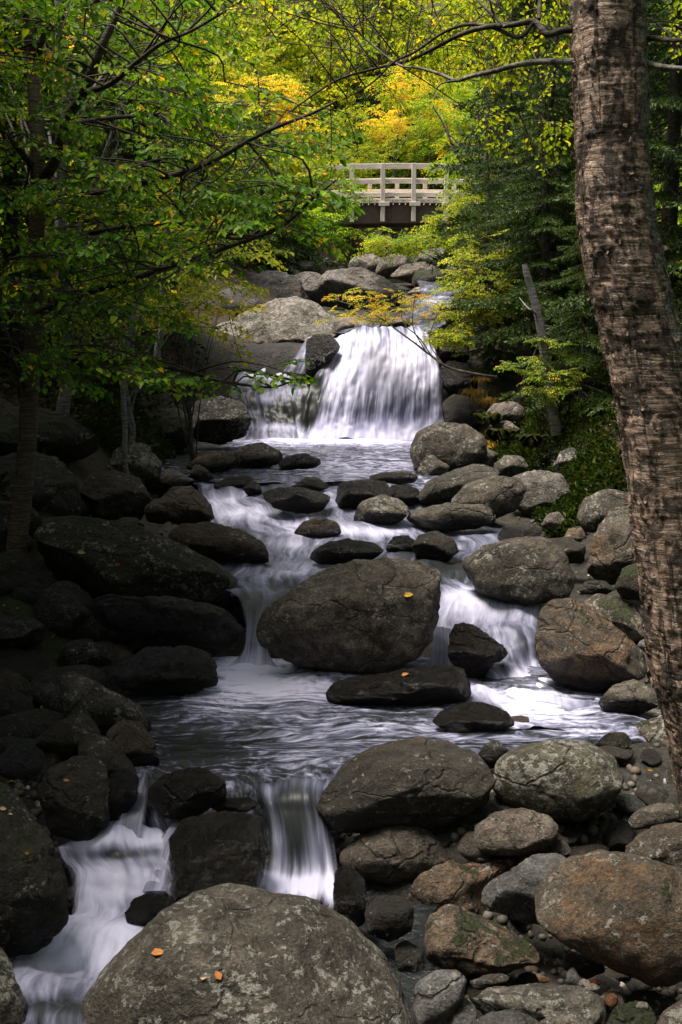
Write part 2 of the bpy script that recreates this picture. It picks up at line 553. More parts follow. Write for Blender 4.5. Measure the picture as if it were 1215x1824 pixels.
def ground(x, Y, rough=True):
    x = np.asarray(x, float)
    Y = np.asarray(Y, float)
    xc, w = np.interp(Y, CY, CX), np.interp(Y, CY, CW)
    s = x - xc
    d = np.maximum(0, np.abs(s) - w)
    t = sstep(0, 0.9, d)
    bed = level(Y) - 0.24
    side = np.where(s < 0, np.interp(Y, [0, 6.5, 9.5, 12], [0.24, 0.24, 0.38, 0.42]), 0.34)
    z = (1 - t) * bed + t * (np.interp(Y, SY, SZ) - 0.15) + side * d / (1 + 0.02 * d)
    z = z + 0.17 * sstep(.2, .55, x) * sstep(4.4, 5.1, Y) * (1 - sstep(6.1, 6.8, Y)) * (1 - t)
    if rough:
        P = np.stack([x, Y, 0 * x], -1)
        z = z + 0.05 * fbm(P * 2.2, 3, 5) + t * 0.22 * fbm(P * 0.7, 4, 9) * np.minimum(1 + d * 0.15, 4)
    return z

def build_ground():
    ys = np.concatenate([np.linspace(-10, 2, 14)[:-1], np.linspace(2, 36, 300)[:-1], 36 + 180 * np.linspace(0, 1, 60) ** 1.7])
    ss = np.linspace(-1, 1, 261)
    ss = np.sign(ss) * np.abs(ss) ** 1.8
    Yg, Sg = np.meshgrid(ys, ss, indexing='ij')
    Xg = Sg * (14 + 0.9 * np.maximum(Yg, 0))
    Z = ground(Xg, Yg)
    V = np.stack([Xg, Yg, Z], -1).reshape(-1, 3)
    n, m = Yg.shape
    i = np.arange(n - 1)[:, None] * m
    j = np.arange(m - 1)[None]
    q = np.stack([i + j, i + j + 1, i + m + j + 1, i + m + j], -1).reshape(-1, 4)
    xc, w = np.interp(V[:, 1], CY, CX), np.interp(V[:, 1], CY, CW)
    d = np.maximum(0, np.abs(V[:, 0] - xc) - w)
    bed = (1 - sstep(0, 0.8, d)) * (V[:, 1] < 33)
    link('ground', mesh_np('ground', V, [q], {'bed': bed}), M_GROUND, kind='structure')
build_ground()

# ------------------------------------------------------------------ water
def water(name, rows, mat, blobs=(), bump=0.03, dens=26.0, du=None, curl=0.0, ridge=0.0, soft=(0.12, 0.12), lift=0.0, top=0.0, bot=0.0, seed=0, drop=0.0, sy=3.0, sdrop=0.0, bulge=0.0):
    """Sheet of water through rows (x left, x right, pixel row, Y[, foam]) given top to bottom."""
    R = []
    for r in rows:
        xl, xr, yy, YY = r[:4]
        fo = r[4] if len(r) > 4 else 0.5
        yl, yr = yy if isinstance(yy, tuple) else (yy, yy)
        Yl, Yr = YY if isinstance(YY, tuple) else (YY, YY)
        R.append(np.concatenate([at(xl, yl, Yl), at(xr, yr, Yr), [fo]]))
    R = np.array(R)
    mid = (R[:, :3] + R[:, 3:6]) / 2
    L = np.linalg.norm(np.diff(mid, axis=0), axis=1).sum()
    ns = max(12, int(L * dens))
    S = smooth_path(R, ns)
    wmax = np.linalg.norm(R[:, :3] - R[:, 3:6], axis=1).max()
    nu = max(8, int(wmax * (du or dens)))
    u = np.linspace(0, 1, nu)
    V = S[:, None, :3] * (1 - u)[None, :, None] + S[:, None, 3:6] * u[None, :, None]
    foam = np.repeat(S[:, 6:7], nu, 1)
    m = (S[:, :3] + S[:, 3:6]) / 2
    s = np.concatenate([[0], np.cumsum(np.linalg.norm(np.diff(m, axis=0), axis=1))])
    wid = np.linalg.norm(S[:, :3] - S[:, 3:6], axis=1)
    U = (u[None] - 0.5) * (0.5 * wid[:, None] + 0.5 * wid.mean())
    Sg = np.repeat(s[:, None], nu, 1)
    tv = np.gradient(V, axis=0)
    uvv = np.gradient(V, axis=1)
    N = np.cross(uvv, -tv)
    N /= np.linalg.norm(N, axis=2)[:, :, None] + 1e-9
    N *= np.sign(N[:, :, 2:3] + 1e-6)
    P = np.stack([U * 2.6, Sg * sy, 0 * U + seed * 7.7], -1)
    disp = bump * fbm(P * 1.3, 4, 30 + seed)
    if ridge:
        P2 = np.stack([U * 9.0, Sg * 1.1, 0 * U + seed], -1)
        disp = disp + ridge * (fbm(P2, 3, 60 + seed))
        P3 = np.stack([U * 3.6, Sg * sy, 0 * U + seed], -1)
        disp = disp + ridge * 0.8 * np.abs(fbm(P3, 3, 61 + seed))
    e = np.minimum(u, 1 - u)[None] * wid[:, None]
    disp = disp - curl * np.exp(-e / 0.06)
    if bulge:
        disp = disp + bulge * np.sin(math.pi * u)[None] * np.sin(math.pi * np.clip(Sg / s[-1], 0, 1) ** .8)
    V = V + N * disp[:, :, None]
    V[:, :, 2] += lift
    if sdrop:
        V[:, :, 2] -= sdrop * np.exp(-((1 - u)[None] * wid[:, None]) / 0.07)
    if drop:
        tt = np.clip((Sg - (s[-1] - 0.22)) / 0.22, 0, 1)
        V[:, :, 2] -= drop * tt ** 2.2
    X_, Y_ = to_px(V)
    for (bx, by, rx, ry, a) in blobs:
        q = ((X_ - bx) / rx) ** 2 + ((Y_ - by) / ry) ** 2
        foam = foam + a * np.exp(-q * 1.2)
    sl, sr = soft
    rim = np.ones_like(foam)
    if sl:
        rim = np.minimum(rim, (u[None] * wid[:, None]) / sl)
    if sr:
        rim = np.minimum(rim, ((1 - u[None]) * wid[:, None]) / sr)
    if top:
        rim = np.minimum(rim, Sg / top)
    if bot:
        rim = np.minimum(rim, (s[-1] - Sg) / bot)
    n, k = U.shape
    i = np.arange(n - 1)[:, None] * k
    j = np.arange(k - 1)[None]
    q = np.stack([i + j, i + j + 1, i + k + j + 1, i + k + j], -1).reshape(-1, 4)
    Vf = V.reshape(-1, 3)
    uv = np.stack([U.ravel() + seed * 3.3, Sg.ravel()], -1)
    me = mesh_np(name, Vf, [q], {'foam': foam.ravel(), 'rim': np.clip(rim, 0, 1).ravel()}, True, uv)
    return link(name, me, mat, kind='structure')

# upstream reach seen between the rocks under the bridge
water('stream', [(700, 880, 488, 29, 0.1), (735, 860, 500, 25, 0.2), (745, 850, 520, 21.5, 0.4), (730, 835, 545, 19, 0.35), (690, 800, 572, 17.3, 0.3), (590, 780, 590, 16.5, 0.4)],
      M_RAPID, [(775, 530, 30, 16, 0.5)], 0.05, 14, seed=1)
# the main fall
water('waterfall', [(588, 760, (597, 584), 16.45, 0.7), (582, 772, (607, 596), 16.18, 0.85), (574, 780, (628, 622), 15.95, 0.75), (558, 788, 665, 15.68, 0.80),
                    (538, 792, 715, 15.42, 0.72), (524, 800, 762, 15.26, 0.95), (512, 812, 784, 15.12, 1.3)],
      M_FALL, [(560, 700, 14, 60, -1.0), (545, 745, 14, 45, -1.0), (690, 640, 120, 40, .35), (700, 585, 60, 10, -0.3), (660, 660, 70, 45, 0.5), (650, 770, 170, 22, 0.9), (590, 615, 14, 30, -0.4),
               (690, 735, 90, 40, -0.15), (735, 612, 16, 12, 0.5), (640, 600, 30, 12, 0.4)],
      0.10, 60, 60, ridge=0.045, soft=(0.06, 0.08), curl=0.10, seed=2, sy=1.3, bulge=0.22)
# thin fall left of the split rock and the cascade below it
water('waterfall', [(548, 556, 600, 16.3, 0.9), (528, 556, 630, 16.05, 0.75), (500, 552, 665, 15.85, 0.45)], M_FALL, (), 0.02, 60, ridge=0.03, soft=(0.03, 0.03), seed=3)
water('cascade', [(455, 560, 652, 16.2, 0.6), (415, 562, 675, 15.95, 0.55), (405, 560, 705, 15.75, 0.2), (420, 552, 735, 15.55, 0.1), (430, 552, 762, 15.35, 0.45), (420, 560, 790, 15.1, 0.8)],
      M_RAPID, [(470, 660, 60, 14, 0.8), (520, 700, 30, 12, 0.5), (470, 712, 25, 12, 0.4), (450, 735, 25, 10, 0.5), (500, 760, 60, 8, 0.5), (490, 735, 22, 14, -0.5)],
      0.07, 40, ridge=0.04, soft=(0.10, 0.06), top=0.1, seed=4)
# pool under the fall
water('pool', [(300, 860, 772, 15.9, 0.6), (290, 860, 790, 14.6, 0.45), (280, 840, 812, 13.1, 0.32), (270, 830, 840, 11.9, 0.4), (300, 830, 858, 11.25, 0.45)],
      M_POOL, [(600, 782, 200, 10, 1.0), (640, 830, 110, 18, 0.35), (610, 800, 60, 10, -0.3), (380, 820, 70, 30, -0.5), (330, 800, 60, 20, -0.5)], 0.03, 22, seed=5)
# middle rapids
water('rapids', [(330, 800, 848, 11.7, 0.2), (345, 800, 866, 11.15, 0.5), (350, 840, 890, 10.55, 0.45), (365, 900, 925, 10.0, 0.6), (380, 960, 965, 9.4, 0.5), (380, 900, 1000, 8.85, 0.3),
                 (385, 860, 1035, 8.3, 0.4), (410, 850, 1062, 7.98, 0.4)],
      M_RAPID, [(400, 890, 45, 20, 0.5), (430, 915, 60, 14, 0.5), (540, 940, 80, 14, 0.4), (470, 1015, 60, 25, 0.4), (700, 950, 70, 12, 0.4), (860, 985, 60, 12, 0.25),
                (560, 1010, 60, 20, 0.3), (900, 930, 200, 25, -0.5), (640, 945, 60, 10, 0.5), (850, 1010, 160, 30, -0.3), (520, 970, 40, 16, 0.5)], 0.07, 26, seed=6)
# chute between the slab and the middle boulder
water('waterfall', [(400, 530, 1050, 8.05, 0.5), (420, 512, 1066, 7.9, 0.25), (430, 492, 1092, 7.7, 0.2), (434, 482, 1130, 7.5, 0.35), (425, 485, 1165, 7.38, 0.6), (385, 510, 1200, 7.2, 1.1)],
      M_FALL, [(450, 1075, 20, 14, -0.3)], 0.03, 70, ridge=0.02, soft=(0.03, 0.03), seed=7)
# right-hand branch
water('cascade', [(770, 830, 1030, 8.35, 0.3), (770, 870, 1045, 8.15, 0.5), (765, 965, 1068, 7.92, 0.8), (765, 975, 1098, 7.68, 0.75), (765, 975, 1130, 7.48, 0.7), (780, 975, 1165, 7.3, 0.6),
                  (790, 985, 1195, 7.1, 0.9), (800, 1050, 1225, 6.85, 0.9), (800, 1110, 1265, 6.45, 0.5), (800, 1130, 1310, 6.0, 0.1)],
      M_RAPID, [(850, 1085, 60, 22, 0.5), (905, 1185, 18, 18, -0.7), (960, 1195, 30, 22, 0.4), (920, 1240, 90, 22, 0.6), (800, 1160, 25, 40, -0.2), (1060, 1290, 60, 30, -0.3), (820, 1060, 30, 14, 0.5)],
      0.09, 44, ridge=0.045, soft=(0.08, 0.10), curl=0.06, seed=8, top=0.12)
water('waterfall', [(770, 806, 1118, 7.55, 0.3), (768, 812, 1150, 7.35, 0.4), (758, 815, 1195, 7.2, 0.5)], M_FALL, (), 0.02, 60, soft=(0.03, 0.03), seed=9)
# lower pool
water('pool', [(330, 1000, 1172, 7.45, 0.7), (250, 1120, 1200, 7.1, 0.42), (180, 1180, 1245, 6.6, 0.42), (160, 1180, 1300, 6.0, 0.42), (150, 1000, 1325, 5.8, 0.42), (160, 660, 1350, 5.6, 0.36), (200, 620, 1392, 5.32, 0.3),
               (240, 615, 1412, 5.2, 0.3)],
      M_POOL, [(440, 1200, 90, 34, 1.2), (530, 1228, 100, 20, 0.7), (400, 1250, 90, 26, 0.35), (640, 1290, 140, 20, 0.15), (350, 1330, 90, 40, -.45), (700, 1275, 90, 8, -.4), (930, 1260, 110, 35, 0.8), (1040, 1290, 60, 25, 0.2),
               (560, 1360, 60, 30, 0.2), (260, 1250, 60, 60, -0.5), (250, 1150, 100, 60, -0.8)], 0.022, 40, seed=10, drop=0.3, sdrop=0.16)
# fall in the middle of the near step
water('waterfall', [(438, 610, 1385, 5.38, 0.25), (445, 605, 1405, 5.26, 0.35), (455, 596, 1424, 5.17, 0.15), (462, 596, 1450, 5.12, 0.10), (466, 600, 1500, 5.03, 0.28), (462, 606, 1545, 4.95, 0.6),
                    (452, 608, 1570, 4.85, 1.0), (440, 606, 1625, 4.6, 0.9)],
      M_FALL, [(560, 1500, 22, 60, 0.25), (495, 1490, 14, 50, 0.2), (530, 1480, 10, 60, -0.3), (530, 1575, 80, 18, 0.6)], 0.04, 90, ridge=0.042, soft=(0.05, 0.05), seed=11, top=0.12, bot=0.22, sy=1.2)
# two chutes on the left and the tumbling white water below them
water('waterfall', [(250, 274, 1360, 5.45, 0.7), (242, 270, 1385, 5.3, 0.75), (222, 268, 1430, 5.15, 0.55), (195, 262, 1478, 5.0, 0.7), (180, 262, 1500, 4.9, 1.0)], M_FALL, (), 0.015, 90, ridge=0.02, soft=(0.05, 0.06), seed=12, top=0.08, drop=0.14)
water('waterfall', [(400, 450, 1412, 5.28, 0.15), (340, 385, 1425, 5.22, 0.25), (310, 342, 1450, 5.15, 0.5), (285, 318, 1490, 5.02, 0.7), (258, 306, 1540, 4.9, 0.8), (235, 308, 1590, 4.75, 0.9)],
      M_FALL, (), 0.012, 90, ridge=0.02, soft=(0.04, 0.04), seed=13, top=0.15)
water('cascade', [(110, 300, 1468, 5.15, 0.7), (85, 310, 1492, 4.98, 1.1), (92, 310, 1520, 4.9, 0.8), (112, 310, 1545, 4.83, 0.95), (118, 312, 1580, 4.74, 1.1), (108, 320, 1625, 4.62, 0.95),
                  (60, 330, 1655, 4.48, 0.95), (0, 320, 1700, 4.25, 1.0), (-15, 270, 1740, 4.05, 0.8), (-10, 220, 1775, 3.92, 0.75), (-20, 200, 1830, 3.72, 0.35), (-40, 260, 1960, 3.3, 0.2)],
      M_RAPID, [(210, 1522, 50, 9, -0.75), (270, 1515, 30, 8, -0.4), (120, 1530, 22, 14, -0.2), (190, 1490, 70, 12, 0.3), (180, 1570, 60, 30, 0.3), (240, 1612, 40, 22, -0.5),
                (120, 1700, 100, 30, 0.4), (110, 1790, 90, 14, -0.3), (200, 1655, 80, 20, 0.3), (60, 1680, 40, 10, -0.1)],
      0.08, 60, ridge=0.03, soft=(0.12, 0.08), curl=0.06, seed=14, top=0.1)
# dark pool at the foot of the near fall
water('pool', [(560, 800, 1560, 4.95, 0.1), (560, 800, 1620, 4.65, -0.9), (560, 800, 1700, 4.3, -1.2), (560, 800, 1840, 3.8, -1.2)], M_POOL, (), 0.01, 30, lift=-0.05, seed=15)

# ------------------------------------------------------------------ rocks
STY = {  # tone, lichen, moss, ochre, wet, facets, roughness of form
    'grey':  ((0.20, 0.185, 0.165), 0.35, 0.0, 0.0, 0.0, 3, 1.0),
    'brown': ((0.145, 0.115, 0.088), 0.15, 0.0, 0.25, 0.0, 4, 1.0),
    'dark':  ((0.085, 0.073, 0.058), 0.20, 0.10, 0.1, 0.15, 4, 1.1),
    'wet':   ((0.075, 0.064, 0.052), 0.0, 0.10, 0.15, 1.0, 5, 1.2),
    'pale':  ((0.36, 0.335, 0.315), 0.45, 0.0, 0.05, 0.0, 5, 0.9),
    'spot':  ((0.165, 0.148, 0.128), 0.5, 0.25, 0.1, 0.0, 4, 1.0),
    'moss':  ((0.12, 0.105, 0.08), 0.25, 0.85, 0.1, 0.05, 4, 1.1),
    'ochre': ((0.16, 0.14, 0.115), 0.30, 0.25, 0.50, 0.0, 4, 1.0),
    'tan':   ((0.26, 0.205, 0.155), 0.35, 0.3, 0.35, 0.0, 5, 1.1),
    'blue':  ((0.175, 0.185, 0.205), 0.10, 0.0, 0.0, 0.0, 5, 1.0),
    'white': ((0.52, 0.52, 0.54), 0.0, 0.0, 0.0, 0.0, 6, 0.8),
    'rust':  ((0.30, 0.12, 0.045), 0.0, 0.0, 0.5, 0.0, 2, 0.6),
}
_ico = {}
def ico(n):
    if n not in _ico:
        import bmesh
        bm = bmesh.new()
        bmesh.ops.create_icosphere(bm, subdivisions=n, radius=1.0)
        V = np.array([v.co[:] for v in bm.verts])
        F = np.array([[v.index for v in f.verts] for f in bm.faces])
        bm.free()
        _ico[n] = (V, F)
    return _ico[n]

def rock(label, Y, style, pts, dep=0.75, seed=None, cat='rock', name=None, sub=None, wl=None, group='boulders and rocks of the stream', over=None, box=0.82):
    """A solid stone whose outline, seen across the line of sight, follows pts (pixels); dep = half thickness / mean radius."""
    P = np.array(pts, float)
    cx, cy = P.mean(0)
    # area centroid
    x, y = P[:, 0], P[:, 1]
    x1, y1 = np.roll(x, -1), np.roll(y, -1)
    cr = x * y1 - x1 * y
    A = cr.sum() / 2
    if abs(A) > 1:
        cx, cy = ((x + x1) * cr).sum() / (6 * A), ((y + y1) * cr).sum() / (6 * A)
    C = at(cx, cy, Y)
    d = C - CAM
    dist = np.linalg.norm(d)
    F = d / dist
    Rv = np.cross(F, [0, 0, 1.0]); Rv /= np.linalg.norm(Rv)
    Uv = np.cross(Rv, F)
    Q = []
    for (a, b) in P:
        r = ray(a, b)
        h = CAM + r * (dist / np.dot(r, F)) - C
        Q.append((np.dot(h, Rv), np.dot(h, Uv)))
    Q = np.array(Q)
    th = np.linspace(-math.pi, math.pi, 256, endpoint=False)
    Rr = np.zeros(256)
    for i, t in enumerate(th):
        dx, dy = math.cos(t), math.sin(t)
        best = 0
        for k in range(len(Q)):
            a, b = Q[k], Q[(k + 1) % len(Q)]
            e = b - a
            den = dx * e[1] - dy * e[0]
            if abs(den) < 1e-12:
                continue
            tt = (a[0] * e[1] - a[1] * e[0]) / den
            uu = (a[0] * dy - a[1] * dx) / den
            if tt > 0 and -1e-6 <= uu <= 1 + 1e-6:
                best = max(best, tt)
        Rr[i] = best
    Rr[Rr == 0] = Rr[Rr > 0].mean()
    kern = np.exp(-np.linspace(-2, 2, 9) ** 2); kern /= kern.sum()
    Rr = np.convolve(np.concatenate([Rr[-4:], Rr, Rr[:4]]), kern, 'valid')
    Rm = Rr.mean()
    pxr = Rm / dist * FOC
    n = sub or (6 if pxr > 210 else 5 if pxr > 48 else 4 if pxr > 16 else 3)
    V0, F0 = ico(n)
    seed = seed if seed is not None else (int(abs(cx) * 7 + abs(cy) * 13) % 9973)
    rs = np.random.RandomState(seed)
    tone, lich, moss, ochre, wet, facets, rf = STY[style]
    facets = int((over or {}).get('facets', facets))
    a, b, c = V0[:, 0], V0[:, 1], V0[:, 2]
    phi = np.arctan2(b, a)
    s = np.sqrt(a * a + b * b)
    R = np.interp(phi, np.concatenate([th, [math.pi]]), np.concatenate([Rr, Rr[:1]]))
    rad_ = np.minimum(1, s) ** box
    D = Rm * dep
    cc = np.sign(c) * np.abs(c) ** 0.9
    L = np.stack([a / np.maximum(s, 1e-6) * rad_ * R, b / np.maximum(s, 1e-6) * rad_ * R, -cc * D], -1)   # third axis: away from viewer
    # flat faces
    for k in range(facets + 4):
        nn = rs.normal(size=3)
        nn[2] = -abs(nn[2]) - 0.55 if k % 3 else abs(nn[2]) + 0.4
        if k % 3 == 1:
            nn[1] = abs(nn[1]) + 0.6
        nn /= np.linalg.norm(nn)
        h = L @ nn
        lim = h.max() * rs.uniform(0.60, 0.86)
        ex = np.maximum(0, h - lim)
        L = L - (ex * (0.90 if facets > 2 else 0.5))[:, None] * nn
    if facets > 2:      # a weathered top and an undercut belly
        for nn, lo, hi in ((np.array([rs.uniform(-.35, .35), 0.85, -rs.uniform(.35, .7)]), .50, .72), (np.array([rs.uniform(-.3, .3), -0.65, -.7]), .58, .78)):
            nn /= np.linalg.norm(nn)
            h = L @ nn
            ex = np.maximum(0, h - h.max() * rs.uniform(lo, hi))
            L = L - (ex * 0.88)[:, None] * nn
    off = rs.uniform(-50, 50, 3)
    Nd = L / (np.linalg.norm(L, axis=1)[:, None] + 1e-9)
    q = L / Rm
    disp = 0.060 * fbm(q * 1.7 + off, 3, seed % 97) + 0.045 * fbm(q * 5.0 + off, 4, seed % 89, 0.6)
    rid = 1 - np.abs(fbm(q * np.array([2.5, 4.5, 3.5]) + off, 4, seed % 83)) * 3
    disp = disp - 0.040 * np.maximum(0, rid) * (facets > 2)
    if n >= 5:
        disp = disp + 0.010 * fbm(L * 16 + off, 4, seed % 79, 0.65) / max(Rm, 0.12) * 0.4
    L = L + Nd * (disp * rf * Rm)[:, None]
    # bring the outline back to the one that was asked for
    ph2 = np.arctan2(L[:, 1], L[:, 0]); r2 = np.hypot(L[:, 0], L[:, 1])
    nb = 48 if n >= 5 else 28 if n == 4 else 14
    bi = ((ph2 + math.pi) / (2 * math.pi) * nb).astype(int) % nb
    mx = np.zeros(nb); np.maximum.at(mx, bi, r2)
    bc = -math.pi + (np.arange(nb) + .5) / nb * 2 * math.pi
    want = np.interp(bc, np.concatenate([th, [math.pi]]), np.concatenate([Rr, Rr[:1]]))
    fac = np.where(mx > 0, want / np.maximum(mx, 1e-6), 1)
    fac = np.clip(fac, 0.6, 1.7)
    fac = (np.roll(fac, 1) + 2 * fac + np.roll(fac, -1)) / 4
    fv = np.interp(ph2, np.concatenate([[bc[-1] - 2 * math.pi], bc, [bc[0] + 2 * math.pi]]), np.concatenate([[fac[-1]], fac, [fac[0]]]))
    L[:, 0] *= fv; L[:, 1] *= fv
    W = L[:, :1] * Rv + L[:, 1:2] * Uv + L[:, 2:3] * F
    # rotate up a bit is unnecessary; the sight line leans with the slope of the bed
    zz = (W[:, 2] - W[:, 2].min()) / (W[:, 2].max() - W[:, 2].min() + 1e-9)
    Wz = W[:, 2] + C[2]
    lev = level(W[:, 1] + C[1])
    inw = 1.0 if wl is None else wl
    wline = np.clip(1 - (Wz - lev - 0.02) / (0.16 + 0.10 * min(1, Rm)), 0, 1) * inw
    cat_ = cat
    nm = name or cat.replace(' ', '_')
    me = mesh_np(nm, W, [F0], {'waterline': wline})
    o = link(nm, me, M_ROCK, loc=tuple(C), label=label, category=cat_)
    if group:
        o['group'] = group
    ov = over or {}
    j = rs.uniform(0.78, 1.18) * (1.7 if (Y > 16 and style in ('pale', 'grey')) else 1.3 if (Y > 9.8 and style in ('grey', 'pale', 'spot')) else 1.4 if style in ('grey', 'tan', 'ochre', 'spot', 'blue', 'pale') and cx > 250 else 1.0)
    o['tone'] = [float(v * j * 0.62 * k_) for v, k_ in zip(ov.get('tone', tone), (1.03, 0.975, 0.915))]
    o['lich'] = float(ov.get('lich', lich))
    o['moss'] = float(ov.get('moss', moss))
    o['ochre'] = float(ov.get('ochre', ochre))
    o['wet'] = float(ov.get('wet', wet))
    return o

